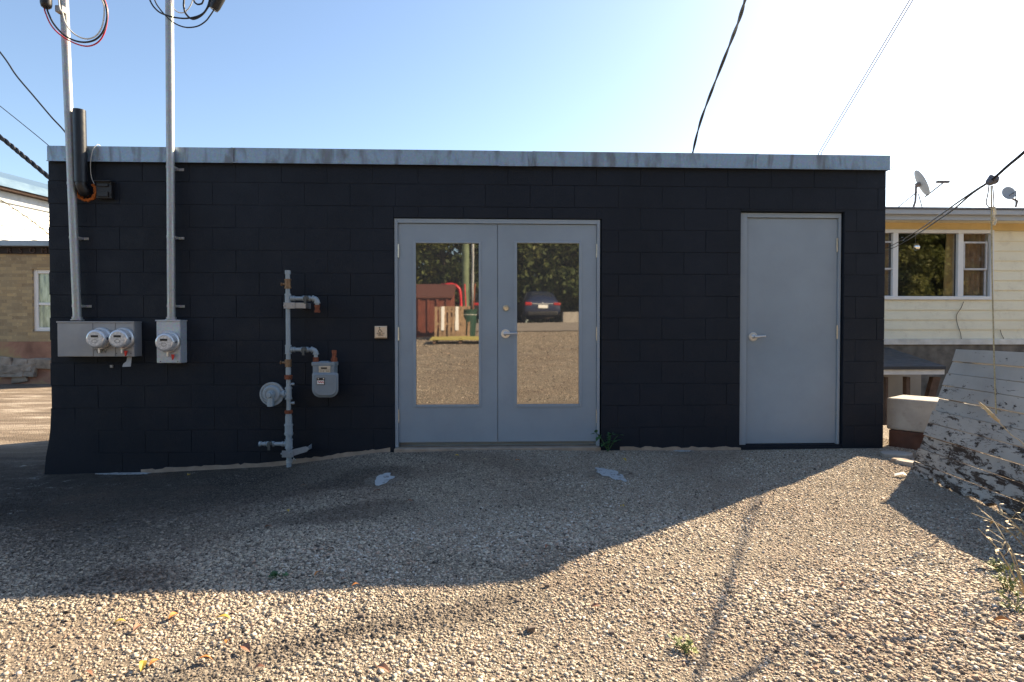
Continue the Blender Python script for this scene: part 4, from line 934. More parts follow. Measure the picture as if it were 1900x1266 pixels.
mb = MB(); mb.tube([J + Vector((-.03, 0, -.02)), J + Vector((-.015, 0, -.01)), J + Vector((.02, 0, .005)), J + Vector((.04, 0, .02))], [.014, .026, .030, .014], 8); mb.tube([J + Vector((-.025, -.02, -.012)), J + Vector((.04, .02, -.008))], .012, 6); mb.tube([J + Vector((-.02, 0, .0)), J + Vector((.0, 0, .03))], .014, 6); mb.build('splice', simple('splice_grey', (.14, .14, .16), .8, 0, .3, 60, .6), t, smooth=True)
def rp(pts, r, mat, name, label, Zc=3.95): return tag(MB().tube(curve_pts([cam3(a, b, Zc + (c[0] if c else 0)) for a, b, *c in pts], 6), r, 8).build(name, mat, smooth=True), label, 'rope')
M_rope = simple('tan_rope', (.42, .36, .22), .9, 0, .3, 80, .5, 200)
rp([(1839, 345), (1840, 420), (1841, 520), (1843, 600), (1845, 680), (1847, 740), (1848.5, 768)], .0045, M_rope, 'hanging_rope', 'long thin tan rope hanging straight down from the cable splice')
rp([(1835, 344), (1833, 360), (1830, 375), (1832, 382), (1838, 385), (1844, 381), (1842, 345)], .0035, simple('brown_cord', (.12, .07, .05), .8), 'rope_loop', 'short brown rope loop hanging below the cable splice')
rp([(1844, 384), (1846, 395), (1843, 402), (1847, 410), (1844, 418)], .009, simple('frayed_rope', (.62, .56, .42), .95, 0, .3, 60, .8), 'frayed_rope_end', 'frayed pale rope end dangling beside the long tan rope')

# ------------------------------------------------------------------ leaning painted board, block
def board_mat():
    m = Mat('peeling_paint', (.4, .39, .37), .85, 0, .25)
    uv = m.n('ShaderNodeUVMap').outputs[0]
    def uvm(s): mp = m.n('ShaderNodeMapping', i_Vector=uv); mp.inputs['Scale'].default_value = s; return mp.outputs[0]
    sv = m.n('ShaderNodeSeparateXYZ', i_0=uv)
    n1 = m.noise(3.0, 9, uvm((1.0, 4.0, 1)), .78, .5); n2 = m.noise(9, 8, uvm((1, 2.2, 1)), .75); n3 = m.noise(26, 6, uvm((1, 1.3, 1)), .7)
    lowv = m.math('MULTIPLY', m.math('SUBTRACT', 1.0, sv.outputs[1]), .15)
    s1 = m.ramp(m.math('ADD', n1, lowv), [(.63, 0.0), (.67, 1.0)]); s2 = m.ramp(m.math('ADD', n2, m.math('MULTIPLY', lowv, .8)), [(.635, 0.0), (.66, 1.0)]); s3 = m.ramp(m.math('ADD', n3, m.math('MULTIPLY', lowv, .5)), [(.70, 0.0), (.72, .9)])
    mask = m.mix(1.0, m.mix(1.0, s1, s2, 'LIGHTEN'), s3, 'LIGHTEN')
    paint = m.ramp(m.noise(2.2, 5, uvm((1, 1, 1))), [(.3, (.36, .335, .30)), (.7, (.52, .485, .43))])
    wood = m.ramp(m.noise(12, 6, uvm((.5, 9, 1)), .7), [(.3, (.025, .02, .018)), (.55, (.075, .055, .042)), (.75, (.17, .13, .10))])
    m.color(m.mix(mask, paint, wood)); m.bump(m.math('ADD', m.math('MULTIPLY', mask, -1.0), m.math('MULTIPLY', n3, .5)), .5, .006); return m.m
def hz_(p): return Vector((p.x, p.y, 0))
A = CW(3.13, 4.655); A.z = G(A.x, A.y) - .02
Bt = cam3(1775, 648, 4.84)
dv = (RT * -.109 + Vector((math.sin(YAW), math.cos(YAW), 0)) * -1.0).normalized()
L = 2.5
A2, B2 = A + dv * L, Bt + dv * (L - .1); A2.z = A.z + .0
nrm = (Bt - A).cross(A2 - A).normalized()
if nrm.x > 0: nrm = -nrm
def bd_pt(u, v): return (A.lerp(A2, u)).lerp(Bt.lerp(B2, u), v)
me_v, me_f, me_uv = [], [], []
NP = 10; NU = 60
mb = MB(); rr = random.Random(9)
for k in range(NP):
    v0, v1 = k / NP + .0025, (k + 1) / NP - .0025; off = rr.uniform(-.006, .008); tl = rr.uniform(-.006, .006)
    k0 = len(mb.v)
    for i in range(NU + 1):
        u = i / NU; wob = .0025 * math.sin(u * 9 + k * 2) + .0015 * math.sin(u * 31 + k)
        rag = (.045 * abs(math.sin(u * 37 + 3) * math.sin(u * 13) * math.sin(u * 71)) if k == 0 else 0)
        for (v_, d_) in ((v0 + rag, off), (v1, off + tl), (v1, off - .022), (v0 + rag, off - .022)):
            mb.v.append(bd_pt(u, v_) + nrm * (d_ + wob)); me_uv.append((u * L, v_))
    for i in range(NU):
        a = k0 + i * 4
        for j in range(4): mb.f.append((a + j, a + (j + 1) % 4, a + 4 + (j + 1) % 4, a + 4 + j))
    mb.f.append((k0, k0 + 1, k0 + 2, k0 + 3)); e = k0 + NU * 4; mb.f.append((e + 3, e + 2, e + 1, e))
t = thing('weathered_board', tuple((A + A2) / 2), 'large weathered plank panel with peeling grey-white paint leaning at the right edge', 'wooden panel')
bo = mb.build('planks', board_mat(), t)
ul = bo.data.uv_layers.new(name='UVMap')
for lp in bo.data.loops: ul.data[lp.index].uv = me_uv[lp.vertex_index]
mb = MB()
for u in (.04, .5, .95):
    a, b, c, d = bd_pt(u, .02), bd_pt(u, .98), bd_pt(u + .035, .98), bd_pt(u + .035, .02); mb.prism([a - nrm * .026, b - nrm * .026, c - nrm * .026, d - nrm * .026], -nrm * .06)
mb.build('batten', M_tim, t)
for u in (.1, .85):
    top = bd_pt(u, .8) - nrm * .1; ft = Vector((top.x + .55, top.y, 0)); ft.z = G(ft.x, ft.y)
    tag(MB().tube([ft, top], .035, 6).build('timber_prop', M_tim), 'rough timber prop behind the %s end of the leaning plank panel' % ('far' if u < .5 else 'near'), 'timber prop', 'props behind the plank panel')

t = thing('concrete_block', tuple(CW(3.9, 5.6, -.15)), 'pale concrete block resting on rusty brown steel beside the building corner', 'concrete block')
p = [cam3(1645, 738, 5.62), cam3(1742, 753, 5.3)]
a, b = p[0], p[1] + (p[1] - p[0]) * .6; dd = (b - a); dd.z = 0; dd.normalize(); nn = Vector((-dd.y, dd.x, 0))
zt0 = cam3(1645, 738, 5.62).z; zb0 = cam3(1648, 796, 5.62).z
def slab(name, z0, z1, ins, mat, par, bev=.012, e0=0, e1=0):
    c = [a + dd * (ins + e0), b - dd * (ins - e1), b - dd * ins + nn * .42, a + dd * ins + nn * .42]
    vs_ = [Vector((q_.x, q_.y, z0)) for q_ in c] + [Vector((q_.x, q_.y, z1)) for q_ in c]
    return MB().add(vs_, [(3, 2, 1, 0), (4, 5, 6, 7), (0, 1, 5, 4), (1, 2, 6, 5), (2, 3, 7, 6), (3, 0, 4, 7)]).build(name, mat, par, bevel=bev)
slab('block', zb0, zt0, 0, M_conc, t, .015)
slab('rusty_base', -.25, zb0 - .003, .02, simple('rust_plate', (.10, .045, .03), .9, .1, .4, 5, .5), t, .01)

# rubble and litter beside the block
rr = random.Random(2)
for i, (px, py, s_, lab, m_) in enumerate([(1662, 846, .13, 'flat grey rubble slab between the building corner and the board', M_conc), (1690, 862, .10, 'broken grey slab at the foot of the leaning board', M_conc), (1672, 858, .07, 'small dark lump of rubble beside the leaning board', M_foot)]):
    c = on_ground(px, py); mb = MB(); k = 9; top = [(c.x + s_ * rr.uniform(.8, 1.2) * math.cos(q * 6.283 / k), c.y + s_ * .8 * rr.uniform(.8, 1.2) * math.sin(q * 6.283 / k), c.z - .02 + rr.uniform(0, .01)) for q in range(k)]
    mb.prism(top, (0, 0, .045)); tag(mb.build('rubble_slab', m_, bevel=.008), lab, 'rubble')
c = on_ground(1672, 886); mb = MB(); mb.add([c + Vector((x_, y_, z_)) for x_, y_, z_ in ((-.05, 0, .012), (0, -.02, .03), (.05, 0, .012), (.04, .03, .035), (-.03, .035, .02))], [(0, 1, 4), (1, 2, 3, 4)]); tag(mb.build('litter', M_white), 'scrap of white litter by the foot of the board', 'litter')
# worn paint spots and pale slab
def spot(px, py, rx, ry, name, lab, mat, seed, th=.003, skew=0):
    rr = random.Random(seed); c = on_ground(px, py); k = 22; pts = []
    for i in range(k):
        q = i * 6.283 / k; r_ = rr.uniform(.72, 1.15); x = c.x + rx * r_ * math.cos(q) + skew * math.sin(q); y = c.y + ry * r_ * math.sin(q); pts.append(Vector((x, y, G(x, y) + .004)))
    tag(MB().prism(pts, (0, 0, th)).build(name, mat), lab, 'paint mark', 'worn pale marks on the gravel')
M_pt = Mat('worn_paint', (.4, .42, .43), .8); M_pt.color(M_pt.mix(M_pt.ramp(M_pt.noise(22, 7, None, .75), [(.54, 0.0), (.62, 1.0)]), (.40, .42, .43), (.13, .12, .11))); M_pt.bump(M_pt.noise(40, 6), .6, .006); M_pt = M_pt.m
spot(1132, 880, .085, .21, 'paint_mark', 'worn white paint mark on the gravel below the right side of the double door', M_pt, 1, skew=-.05)
spot(712, 890, .07, .13, 'paint_mark', 'faint white paint mark on the gravel left of the double door', M_pt, 2)
spot(232, 880, .24, .04, 'paint_mark', 'long pale smear along the foot of the wall below the meter boxes', M_pt, 3)
spot(1268, 838, .10, .03, 'paint_mark', 'pale smear at the wall foot between the two grey doors', M_pt, 4)

# ------------------------------------------------------------------ plants
def leafm(name, c1, c2): 
    m = Mat(name, c1, .6); oi = m.n('ShaderNodeObjectInfo'); m.color(m.ramp(m.noise(20, 3), [(.35, c1), (.65, c2)])); m.b.inputs['Subsurface Weight'].default_value = 0; return m.m
M_green = leafm('leaf_green', (.03, .09, .03), (.05, .14, .05)); M_weed = leafm('weed_green', (.12, .16, .04), (.28, .28, .08)); M_dry = leafm('dry_straw', (.34, .24, .12), (.5, .38, .2))
def leafq(mb, c, d, l, w, up=Vector((0, 0, 1))):
    d = d.normalized(); s_ = d.cross(up); s_ = s_.normalized() if s_.length > .01 else Vector((1, 0, 0)); m_ = c + d * l * .5 + up * l * .08
    mb.add([c, c + d * l * .35 + s_ * w, c + d * l * .75 + s_ * w * .8, c + d * l - up * l * .1, c + d * l * .75 - s_ * w * .8, c + d * l * .35 - s_ * w, m_ - up * w * .3], [(0, 1, 6), (1, 2, 6), (2, 3, 6), (3, 4, 6), (4, 5, 6), (5, 0, 6)])
rr = random.Random(21)
c = P(1128, 834, -.06); c.z = G(c.x, c.y)
t = thing('leafy_weed', tuple(c), 'dark green leafy weed growing at the right foot of the double door', 'weed')
mb = MB(); ms_ = MB()
for i in range(9):
    e = c + Vector((rr.uniform(-.12, .10), rr.uniform(-.08, .02), rr.uniform(.06, .19))); ms_.tube([c, c.lerp(e, .6) + Vector((0, 0, .02)), e], .003, 5)
    for j in range(5): leafq(mb, e, Vector((rr.uniform(-1, 1), rr.uniform(-1, .4), rr.uniform(-.4, .6))), rr.uniform(.035, .06), .015)
mb.build('leaves', M_green, t); ms_.build('stem', M_green, t)
def tuft(px, py, n, hgt, mat, label, cat='weed', spread=.06, leafy=True, seed=1):
    rr = random.Random(seed); c = on_ground(px, py); t = thing('weed', tuple(c), label, cat); mb = MB(); m2 = MB()
    for i in range(n):
        e = c + Vector((rr.uniform(-spread, spread), rr.uniform(-spread, spread), hgt * rr.uniform(.5, 1))); b0 = c + Vector((rr.uniform(-.02, .02), rr.uniform(-.02, .02), 0)); m2.tube([b0, b0.lerp(e, .5) + Vector((0, 0, .01)), e], .0016, 4)
        for j in range(4 if leafy else 1): leafq(mb, b0.lerp(e, rr.uniform(.3, 1)), Vector((rr.uniform(-1, 1), rr.uniform(-1, 1), rr.uniform(-.1, .8))), rr.uniform(.015, .03), .006)
    mb.build('leaves', mat, t); m2.build('stem', mat, t)
tuft(1275, 1212, 9, .05, M_weed, 'small bright green weed in the sunlit gravel near the lower right', seed=3, spread=.05)
tuft(1872, 1095, 14, .09, M_weed, 'bright green weeds at the shadow edge by the lower right corner', seed=4, spread=.10)
tuft(1888, 1135, 9, .08, M_weed, 'green weed clump nearest the camera at the right edge', seed=6, spread=.09)
tuft(520, 1070, 6, .03, M_green, 'low green weed in the shaded gravel left of centre', seed=7, spread=.05)
tuft(1850, 1060, 10, .05, M_weed, 'sparse green shoots on the shade edge left of the dry weeds', seed=8, spread=.06)
def foxtail(pts, lab, head=0, name='dry_grass'):
    q_ = [cam3(*p) for p in pts]; t = thing(name, tuple(q_[0]), lab, 'dry grass'); cp = curve_pts(q_, 8); MB().tube(cp, [.0026 - .0012 * i / len(cp) for i in range(len(cp))], 6).build('stem', M_dry, t, smooth=True)
    if head:
        e = cp[-1]; d = (cp[-1] - cp[-3]).normalized(); mb = MB(); mb.lathe(e - d * .02, d, [(0, .002), (.02, head), (.06, head * 1.1), (.10, head * .7), (.125, .001)], 10); rr = random.Random(5)
        for i in range(120):
            s_ = rr.uniform(0, .12); u = Vector((rr.uniform(-1, 1), rr.uniform(-1, 1), rr.uniform(-1, 1))).normalized(); mb.tube([e - d * .02 + d * s_, e - d * .02 + d * (s_ + .012) + u * (head + .006)], .0005, 3)
        mb.build('seed_head', M_dry, t, smooth=True)
    return t
foxtail([(1935, 1100, 2.75), (1925, 960, 2.78), (1905, 838, 2.8), (1875, 806, 2.85), (1848, 778, 2.9)], 'tall dry foxtail stalk with a plump straw seed head in front of the board', .0075)
def dryweed(base, tips, lab, seed):
    rr = random.Random(seed); c = cam3(*base); c.z = G(c.x, c.y) - .005; t = thing('dry_weed', tuple(c), lab, 'dry weed'); ms_ = MB(); mb = MB()
    for tp in tips:
        e = cam3(*tp); mid = c.lerp(e, .5) + Vector((rr.uniform(-.02, .02), rr.uniform(-.02, .02), .05)); cp = curve_pts([c, mid, e], 8); ms_.tube(cp, [.0032 - .0022 * i / len(cp) for i in range(len(cp))], 6)
        for i in range(4):
            s_ = cp[rr.randrange(6, len(cp))]; d = Vector((rr.uniform(-1, 1), rr.uniform(-1, 1), rr.uniform(-.8, .5))); leafq(mb, s_, d, rr.uniform(.02, .06), rr.uniform(.003, .007))
            tw = s_ + d.normalized() * rr.uniform(.03, .08); ms_.tube([s_, tw], .001, 4); leafq(mb, tw, Vector((rr.uniform(-1, 1), rr.uniform(-1, 1), rr.uniform(-1, .5))), rr.uniform(.012, .03), .005)
    ms_.build('stem', M_dry, t, smooth=True); mb.build('leaves', M_dry, t)
dryweed((1905, 1130, 2.5), [(1814, 980, 2.65), (1838, 958, 2.75), (1868, 1005, 2.6), (1888, 1040, 2.5)], 'dry straw weed with thin bent stalks nearest the camera at the right edge', 31)
dryweed((1930, 1060, 2.9), [(1802, 952, 3.0), (1850, 950, 3.0), (1866, 968, 2.95), (1880, 945, 3.0)], 'dry curling weed in front of the foot of the board', 33)
dryweed((1960, 1020, 3.1), [(1885, 925, 3.2), (1895, 870, 3.25), (1840, 985, 3.1)], 'dry brown weed at the right edge below the board, furthest from the camera', 35)

# fallen leaves
M_lf = [leafm('yellow_leaf', (.45, .30, .04), (.6, .42, .06)), leafm('orange_leaf', (.5, .18, .04), (.6, .26, .06)), leafm('brown_leaf', (.22, .10, .06), (.32, .17, .10)), leafm('pale_leaf', (.42, .33, .2), (.5, .42, .28))]
LBL = ['small yellow fallen leaf on the gravel', 'small orange fallen leaf on the gravel', 'small brown fallen leaf on the gravel', 'pale dry fallen leaf on the gravel']
protos = []
for k in range(4):
    mb = MB(); n = 8; vs_ = []
    for i in range(n + 1):
        q_ = i / n; wd = .011 * math.sin(math.pi * min(1, q_ * 1.02)) ** .8; zc_ = .010 * math.sin(q_ * 3) + .003; vs_ += [(q_ * .05 - .025, -wd, zc_ + .5 * wd), (q_ * .05 - .025, 0, zc_), (q_ * .05 - .025, wd, zc_ + .4 * wd)]
    fs_ = []
    for i in range(n): a0 = i * 3; fs_ += [(a0, a0 + 1, a0 + 4, a0 + 3), (a0 + 1, a0 + 2, a0 + 5, a0 + 4)]
    mb.add(vs_, fs_); o = mb.build('fallen_leaf', M_lf[k], smooth=True); tag(o, LBL[k], 'fallen leaf', 'fallen leaves on the gravel'); protos.append(o)
used = set(); rr = random.Random(77)
LV = [(350, 885, 0), (222, 1161, 0), (535, 952, 0), (423, 1198, 1), (264, 1243, 0), (286, 1237, 1), (848, 849, 0), (1155, 944, 0), (1158, 857, 0), (662, 974, 3), (255, 1172, 2), (380, 1232, 1), (456, 1211, 2), (322, 1150, 1), (415, 1155, 0), (498, 983, 2), (590, 1070, 1), (660, 1092, 1), (1572, 1058, 2), (1640, 932, 2), (900, 857, 3), (614, 1024, 2), (960, 858, 1), (1560, 1090, 2), (162, 1258, 2), (563, 905, 2), (700, 915, 2), (710, 1250, 2), (480, 1248, 2), (1105, 1132, 2), (760, 935, 2), (1015, 1020, 2), (1860, 1160, 1)]
for px, py, k in LV:
    o = protos[k] if k not in used else protos[k].copy()
    if k in used: col.objects.link(o)
    used.add(k); c = on_ground(px, py); s_ = rr.uniform(.8, 1.3); o.location = (c.x, c.y, c.z + .012); o.rotation_euler = (rr.uniform(-.3, .3), rr.uniform(-.3, .3), rr.uniform(0, 6)); o.scale = (s_, s_, s_)
# a few larger loose rocks in the sunlit gravel
for i, (px, py, s_) in enumerate([(a_, b_, c_ * .6) for a_, b_, c_ in [(670, 1146, .022), (850, 1125, .02), (985, 1172, .026), (1135, 1177, .02), (875, 1232, .02), (1015, 1090, .018), (1668, 1122, .02), (1545, 1182, .02), (1170, 880, .02), (340, 1020, .02), (960, 1117, .018)]]):
    c = on_ground(px, py); mb = MB(); mb.box(c + Vector((-s_, -s_ * .8, -.004)), c + Vector((s_, s_ * .8, s_ * 1.1)))
    for v in mb.v: v += Vector([rr.uniform(-.4, .4) * s_ for _ in range(3)])
    tag(mb.build('loose_rock', simple('dark_rock', (.15, .12, .10), .9, 0, .3, 30, .5), bevel=.004), 'dark chunky stone standing out of the gravel', 'rock', 'larger dark stones in the gravel')

# ------------------------------------------------------------------ behind the camera, mirrored in the door glass
def sheet(name, x0, x1, y0, y1, mat, dz=.02):
    xs_ = np.linspace(x0, x1, 60); ys_ = np.linspace(y0, y1, 24); X_, Y_ = np.meshgrid(xs_, ys_); tag(grid_obj(name, X_, Y_, gz(X_, Y_) + dz, mat), kind='structure')
sheet('road', -40, 45, -25.5, -19.0, simple('pale_asphalt', (.25, .22, .19), .9, 0, .15, 1.5, .4, 30), .03)
sheet('parking_strip', -40, 45, -31, -25.52, simple('dark_asphalt', (.12, .11, .10), .9, 0, .15, 1.5, .4, 30), .03)

def car(loc, rz, paint, label, fr=0):
    L_, Wd, Hh = 4.7, 1.96, 1.62
    x0, y0, z0_ = loc; t = thing('parked_car', (0, 0, 0), label, 'car', 'cars parked beyond the yard')
    # stations along y from the rear (0) to the nose (L)
    st = [(0.0, .62, .90, .93, 1.0, .60), (.08, .40, .96, 1.00, 1.1, .66), (.45, .28, .97, 1.04, 1.36, .66), (1.1, .24, .98, 1.03, 1.58, .64), (2.0, .22, .98, 1.00, 1.62, .66), (2.8, .22, .98, .98, 1.52, .66), (3.5, .22, .97, .94, 1.08, .70), (4.2, .26, .94, .82, .86, .66), (4.6, .34, .86, .68, .72, .5), (4.7, .45, .78, .6, .62, .4)]
    mb = MB()
    for (y, zb_, hw, belt, roof, rw) in st:
        for sx_, zz in ((hw * .9, zb_), (hw, zb_ + .12), (hw * 1.0, (zb_ + belt) / 2), (hw * .97, belt), (rw, roof - .03), (rw * .6, roof), (-rw * .6, roof), (-rw, roof - .03), (-hw * .97, belt), (-hw, (zb_ + belt) / 2), (-hw, zb_ + .12), (-hw * .9, zb_)): mb.v.append(Vector((sx_, -y, zz)))
    n = 12
    for i in range(len(st) - 1):
        for j in range(n): mb.f.append((i * n + j, i * n + (j + 1) % n, (i + 1) * n + (j + 1) % n, (i + 1) * n + j))
    mb.f.append(tuple(range(n))); e = (len(st) - 1) * n; mb.f.append(tuple(reversed([e + j for j in range(n)])))
    pm = Mat('car_paint', paint, .3, .2); pm.b.inputs['Coat Weight'].default_value = .6
    body = mb.build('body', pm.m, t, smooth=True); ss = body.modifiers.new('s', 'SUBSURF'); ss.levels = 1; ss.render_levels = 2
    M_tint = Mat('tinted_glass', (.02, .022, .026), .06, .0, .9).m
    MB().add([(-.60, -.06, 1.03), (.60, -.06, 1.03), (.50, -.62, 1.47), (-.50, -.62, 1.47), (-.60, -.12, 1.00), (.60, -.12, 1.00), (.50, -.68, 1.43), (-.50, -.68, 1.43)], [(0, 1, 2, 3), (7, 6, 5, 4), (0, 4, 5, 1), (1, 5, 6, 2), (2, 6, 7, 3), (3, 7, 4, 0)]).build('rear_window', M_tint, t)
    for s_ in (-1, 1):
        MB().add([(s_ * .955, -.7, 1.06), (s_ * .955, -3.2, 1.02), (s_ * .70, -2.75, 1.46), (s_ * .685, -1.1, 1.52), (s_ * .90, -.7, 1.03), (s_ * .90, -3.2, 1.0), (s_ * .66, -2.75, 1.44), (s_ * .65, -1.1, 1.50)], [(0, 1, 2, 3), (7, 6, 5, 4), (0, 4, 5, 1), (1, 5, 6, 2), (2, 6, 7, 3), (3, 7, 4, 0)]).build('side_window', M_tint, t)
        MB().box((s_ * .58, .02, .84), (s_ * .93, -.10, .97)).build('tail_light', simple('tail_red', (.35, .02, .02), .2), t, bevel=.03)
        MB().box((s_ * .5, -4.5, .60), (s_ * .78, -4.66, .70)).build('headlight', M_white, t, bevel=.03)
        for yy in (-.95, -3.85):
            w0 = Vector((s_ * .80, yy, .36)); wo_ = MB().lathe(w0, (s_, 0, 0), [(0, .33), (.02, .36), (.17, .36), (.20, .32)], 28).build('wheel', M_black, t, smooth=True)
            MB().lathe(w0 + Vector((s_ * .17, 0, 0)), (s_, 0, 0), [(0, .25), (.025, .24), (.03, .08), (.045, .06)], 20).build('rim', M_steel, wo_, smooth=True)
    MB().box((-.56, .03, .90), (.56, -.08, .93)).build('chrome_strip', M_steel, t, bevel=.008)
    MB().box((-.80, .02, .36), (.80, -.2, .56)).build('bumper', M_black, t, bevel=.05)
    pl = MB().box((-.25, .045, .70), (.25, -.05, .86)).build('licence_plate', M_white, t, bevel=.006)
    MB().add([(0, .04, 1.0), (.03, .04, .97), (0, .045, .93), (-.03, .04, .97)], [(0, 1, 2, 3)]).build('emblem', M_steel, t)
    t.location = loc; t.rotation_euler = (0, 0, rz); t.scale = (1.03, 1, 1.14); return t
p = M(1007, 604, 26.2); car((p.x, p.y, G(p.x, p.y) + .03), R(-4), (.022, .032, .075), 'dark blue crossover parked beyond the road, mirrored in the right door glass')
car((p.x - 2.75, p.y - .5, G(p.x - 2.75, p.y - .5) + .03), R(-4), (.03, .03, .032), 'dark grey car beside the blue crossover, half hidden in the mirrored view')

D = 17.0
def base(px, d): q_ = M(px, 620, d); return Vector((q_.x, -d, G(q_.x, -d)))
# rusty red skip
a, b = base(752, D), base(838, D); zt_ = M(800, 537, D).z
t = thing('waste_container', tuple((a + b) / 2), 'rust-red steel waste container with a sloping top, mirrored in the left door glass', 'container')
M_cont = simple('rust_red_steel', (.16, .045, .028), .75, .1, .25, 3, .3, 20)
mb = MB(); zg_ = a.z - .05; mb.add([(a.x, -D, zg_), (b.x, -D, zg_), (b.x, -D - 1.9, zg_), (a.x, -D - 1.9, zg_), (a.x, -D, zt_ - .35), (b.x, -D, zt_ - .35), (b.x, -D - 1.9, zt_ + .25), (a.x, -D - 1.9, zt_ + .25)], [(3, 2, 1, 0), (0, 1, 5, 4), (1, 2, 6, 5), (2, 3, 7, 6), (3, 0, 4, 7), (4, 5, 6, 7)]); mb.build('body', M_cont, t, bevel=.02)
mb = MB()
for i in range(5): x = a.x + (b.x - a.x) * (i + .5) / 5; mb.box((x - .04, -D + .05, zg_), (x + .04, -D - .001 + .002, zt_ - .38))
split_build(mb, 'rib', M_cont, t); MB().add([(a.x - .05, -D + .08, zt_ - .34), (b.x + .05, -D + .08, zt_ - .34), (b.x + .05, -D - 1.95, zt_ + .28), (a.x - .05, -D - 1.95, zt_ + .28), (a.x - .05, -D + .08, zt_ - .28), (b.x + .05, -D + .08, zt_ - .28), (b.x + .05, -D - 1.95, zt_ + .34), (a.x - .05, -D - 1.95, zt_ + .34)], [(3, 2, 1, 0), (0, 1, 5, 4), (1, 2, 6, 5), (2, 3, 7, 6), (3, 0, 4, 7), (4, 5, 6, 7)]).build('lid', simple('dark_rust_lid', (.10, .035, .025), .8), t)
# upright pallets
def pallet(c, lean, label, wrap):
    t = thing('wooden_pallet', c, label, 'pallet', 'pallets leaning by the waste container'); M_w = simple('pallet_wood', (.30, .20, .12), .85, 0, .3, 8, .3); rt = Matrix.Rotation(lean, 3, 'X'); c = Vector(c)
    mb = MB()
    for i in range(7): mb.box(c + Vector((-.5 + i * .153, .05, .02)), c + Vector((-.41 + i * .153, .07, 1.2)), rt, c)
    mb.build('slat', M_w, t); mb = MB()
    for z_ in (.05, .55, 1.1): mb.box(c + Vector((-.5, -.04, z_)), c + Vector((.51, .049, z_ + .09)), rt, c)
    mb.build('stringer', M_w, t)
    if wrap:
        mb = MB()
        for x_ in (-.22, .28): mb.box(c + Vector((x_ - .06, .072, .35)), c + Vector((x_ + .05, .09, 1.2)), rt, c)
        split_build(mb, 'plastic_wrap', M_white, t, bevel=.008)
q_ = base(833, 15.6); pallet((q_.x, q_.y, q_.z), R(8), 'upright wooden pallet with scraps of white wrap, leaning by the container', True)
q_ = base(846, 15.9); pallet((q_.x, q_.y, q_.z), R(8), 'second upright wooden pallet, behind the one with white wrap', False)
# yellow board on a pallet
q_ = base(855, 14.6); t = thing('yellow_board', tuple(q_), 'yellow sheet of plywood lying on a low pallet in the mirrored yard', 'plywood sheet')
MB().box(q_ + Vector((-1.0, -.55, .16)), q_ + Vector((1.0, .45, .185)), Matrix.Rotation(R(-5), 3, 'X')).build('sheet', simple('yellow_ply', (.42, .36, .10), .7, 0, .15, 3), t)
mb = MB()
for x_ in (-.85, 0, .8): mb.box(q_ + Vector((x_ - .05, -.5, .0)), q_ + Vector((x_ + .05, .4, .158)))
split_build(mb, 'bearer', M_tim, t)
# green bin
q_ = base(869, 16.2); t = thing('wheelie_bin', tuple(q_), 'dark green tapered plastic bin beside the pallets, mirrored in the left door glass', 'bin'); Mg = simple('bin_green', (.012, .05, .032), .45)
mb = MB(); mb.lathe(q_, (0, 0, 1), [(.0, .24), (.05, .25), (1.0, .31)], 20); mb.build('body', Mg, t, smooth=True); MB().lathe(q_ + Vector((0, 0, 1.0)), (0, 0, 1), [(0, .33), (.05, .335), (.06, .30)], 20).build('rim', Mg, t, smooth=True); MB().lathe(q_ + Vector((0, 0, .86)), (0, 0, 1), [(0, .313), (.02, .315)], 20).build('band', M_whitew, t)
# long things standing in the bin, red item, poles
for px, dx, mat_, lab in ((858.5, -.05, M_redw, 'red pole standing in the green bin'), (866, .02, Mg, 'dark green pole standing in the green bin'), (873, .1, M_rust, 'brown pole standing in the green bin')):
    s_ = q_ + Vector((dx, 0, .1)); e_ = s_ + Vector((dx * 1.5, 0, 1.9)); tag(MB().tube([s_, e_], .025, 8).build('pole', mat_, smooth=True), lab, 'pole', 'poles standing in the green bin')
q2 = base(842, 19.6); mb = MB(); cp = [q2 + Vector(v) for v in ((-.5, 0, 1.92), (-.1, 0, 1.95), (.15, 0, 1.85), (.27, 0, 1.6), (.30, 0, .8), (.30, 0, .0))]; mb.tube(curve_pts(cp, 5), .07, 10)
tag(mb.build('red_tube_frame', simple('bright_red_plastic', (.5, .02, .03), .4), smooth=True), 'bright red curved plastic frame behind the waste container', 'red frame')
for px, d, r_, mat_, lab in ((864, 21.0, .16, simple('green_pole', (.13, .17, .10), .8, 0, .2, 3), 'thick greenish utility pole behind the bin'), (877.5, 18.6, .05, M_cond, 'thin galvanised pole behind the bin')):
    q3 = base(px, d); tag(MB().tube([q3 - Vector((0, 0, .2)), q3 + Vector((0, 0, 8.5))], r_, 14).build('utility_pole', mat_, smooth=True), lab, 'utility pole', 'poles behind the yard')
q4 = M(1058, 598, 26.6); q4.z = G(q4.x, q4.y); tag(MB().box(q4 + Vector((-.45, -.3, 0)), q4 + Vector((.5, .3, .62))).build('concrete_barrier', M_conc, bevel=.03), 'pale concrete barrier beside the blue crossover', 'barrier')

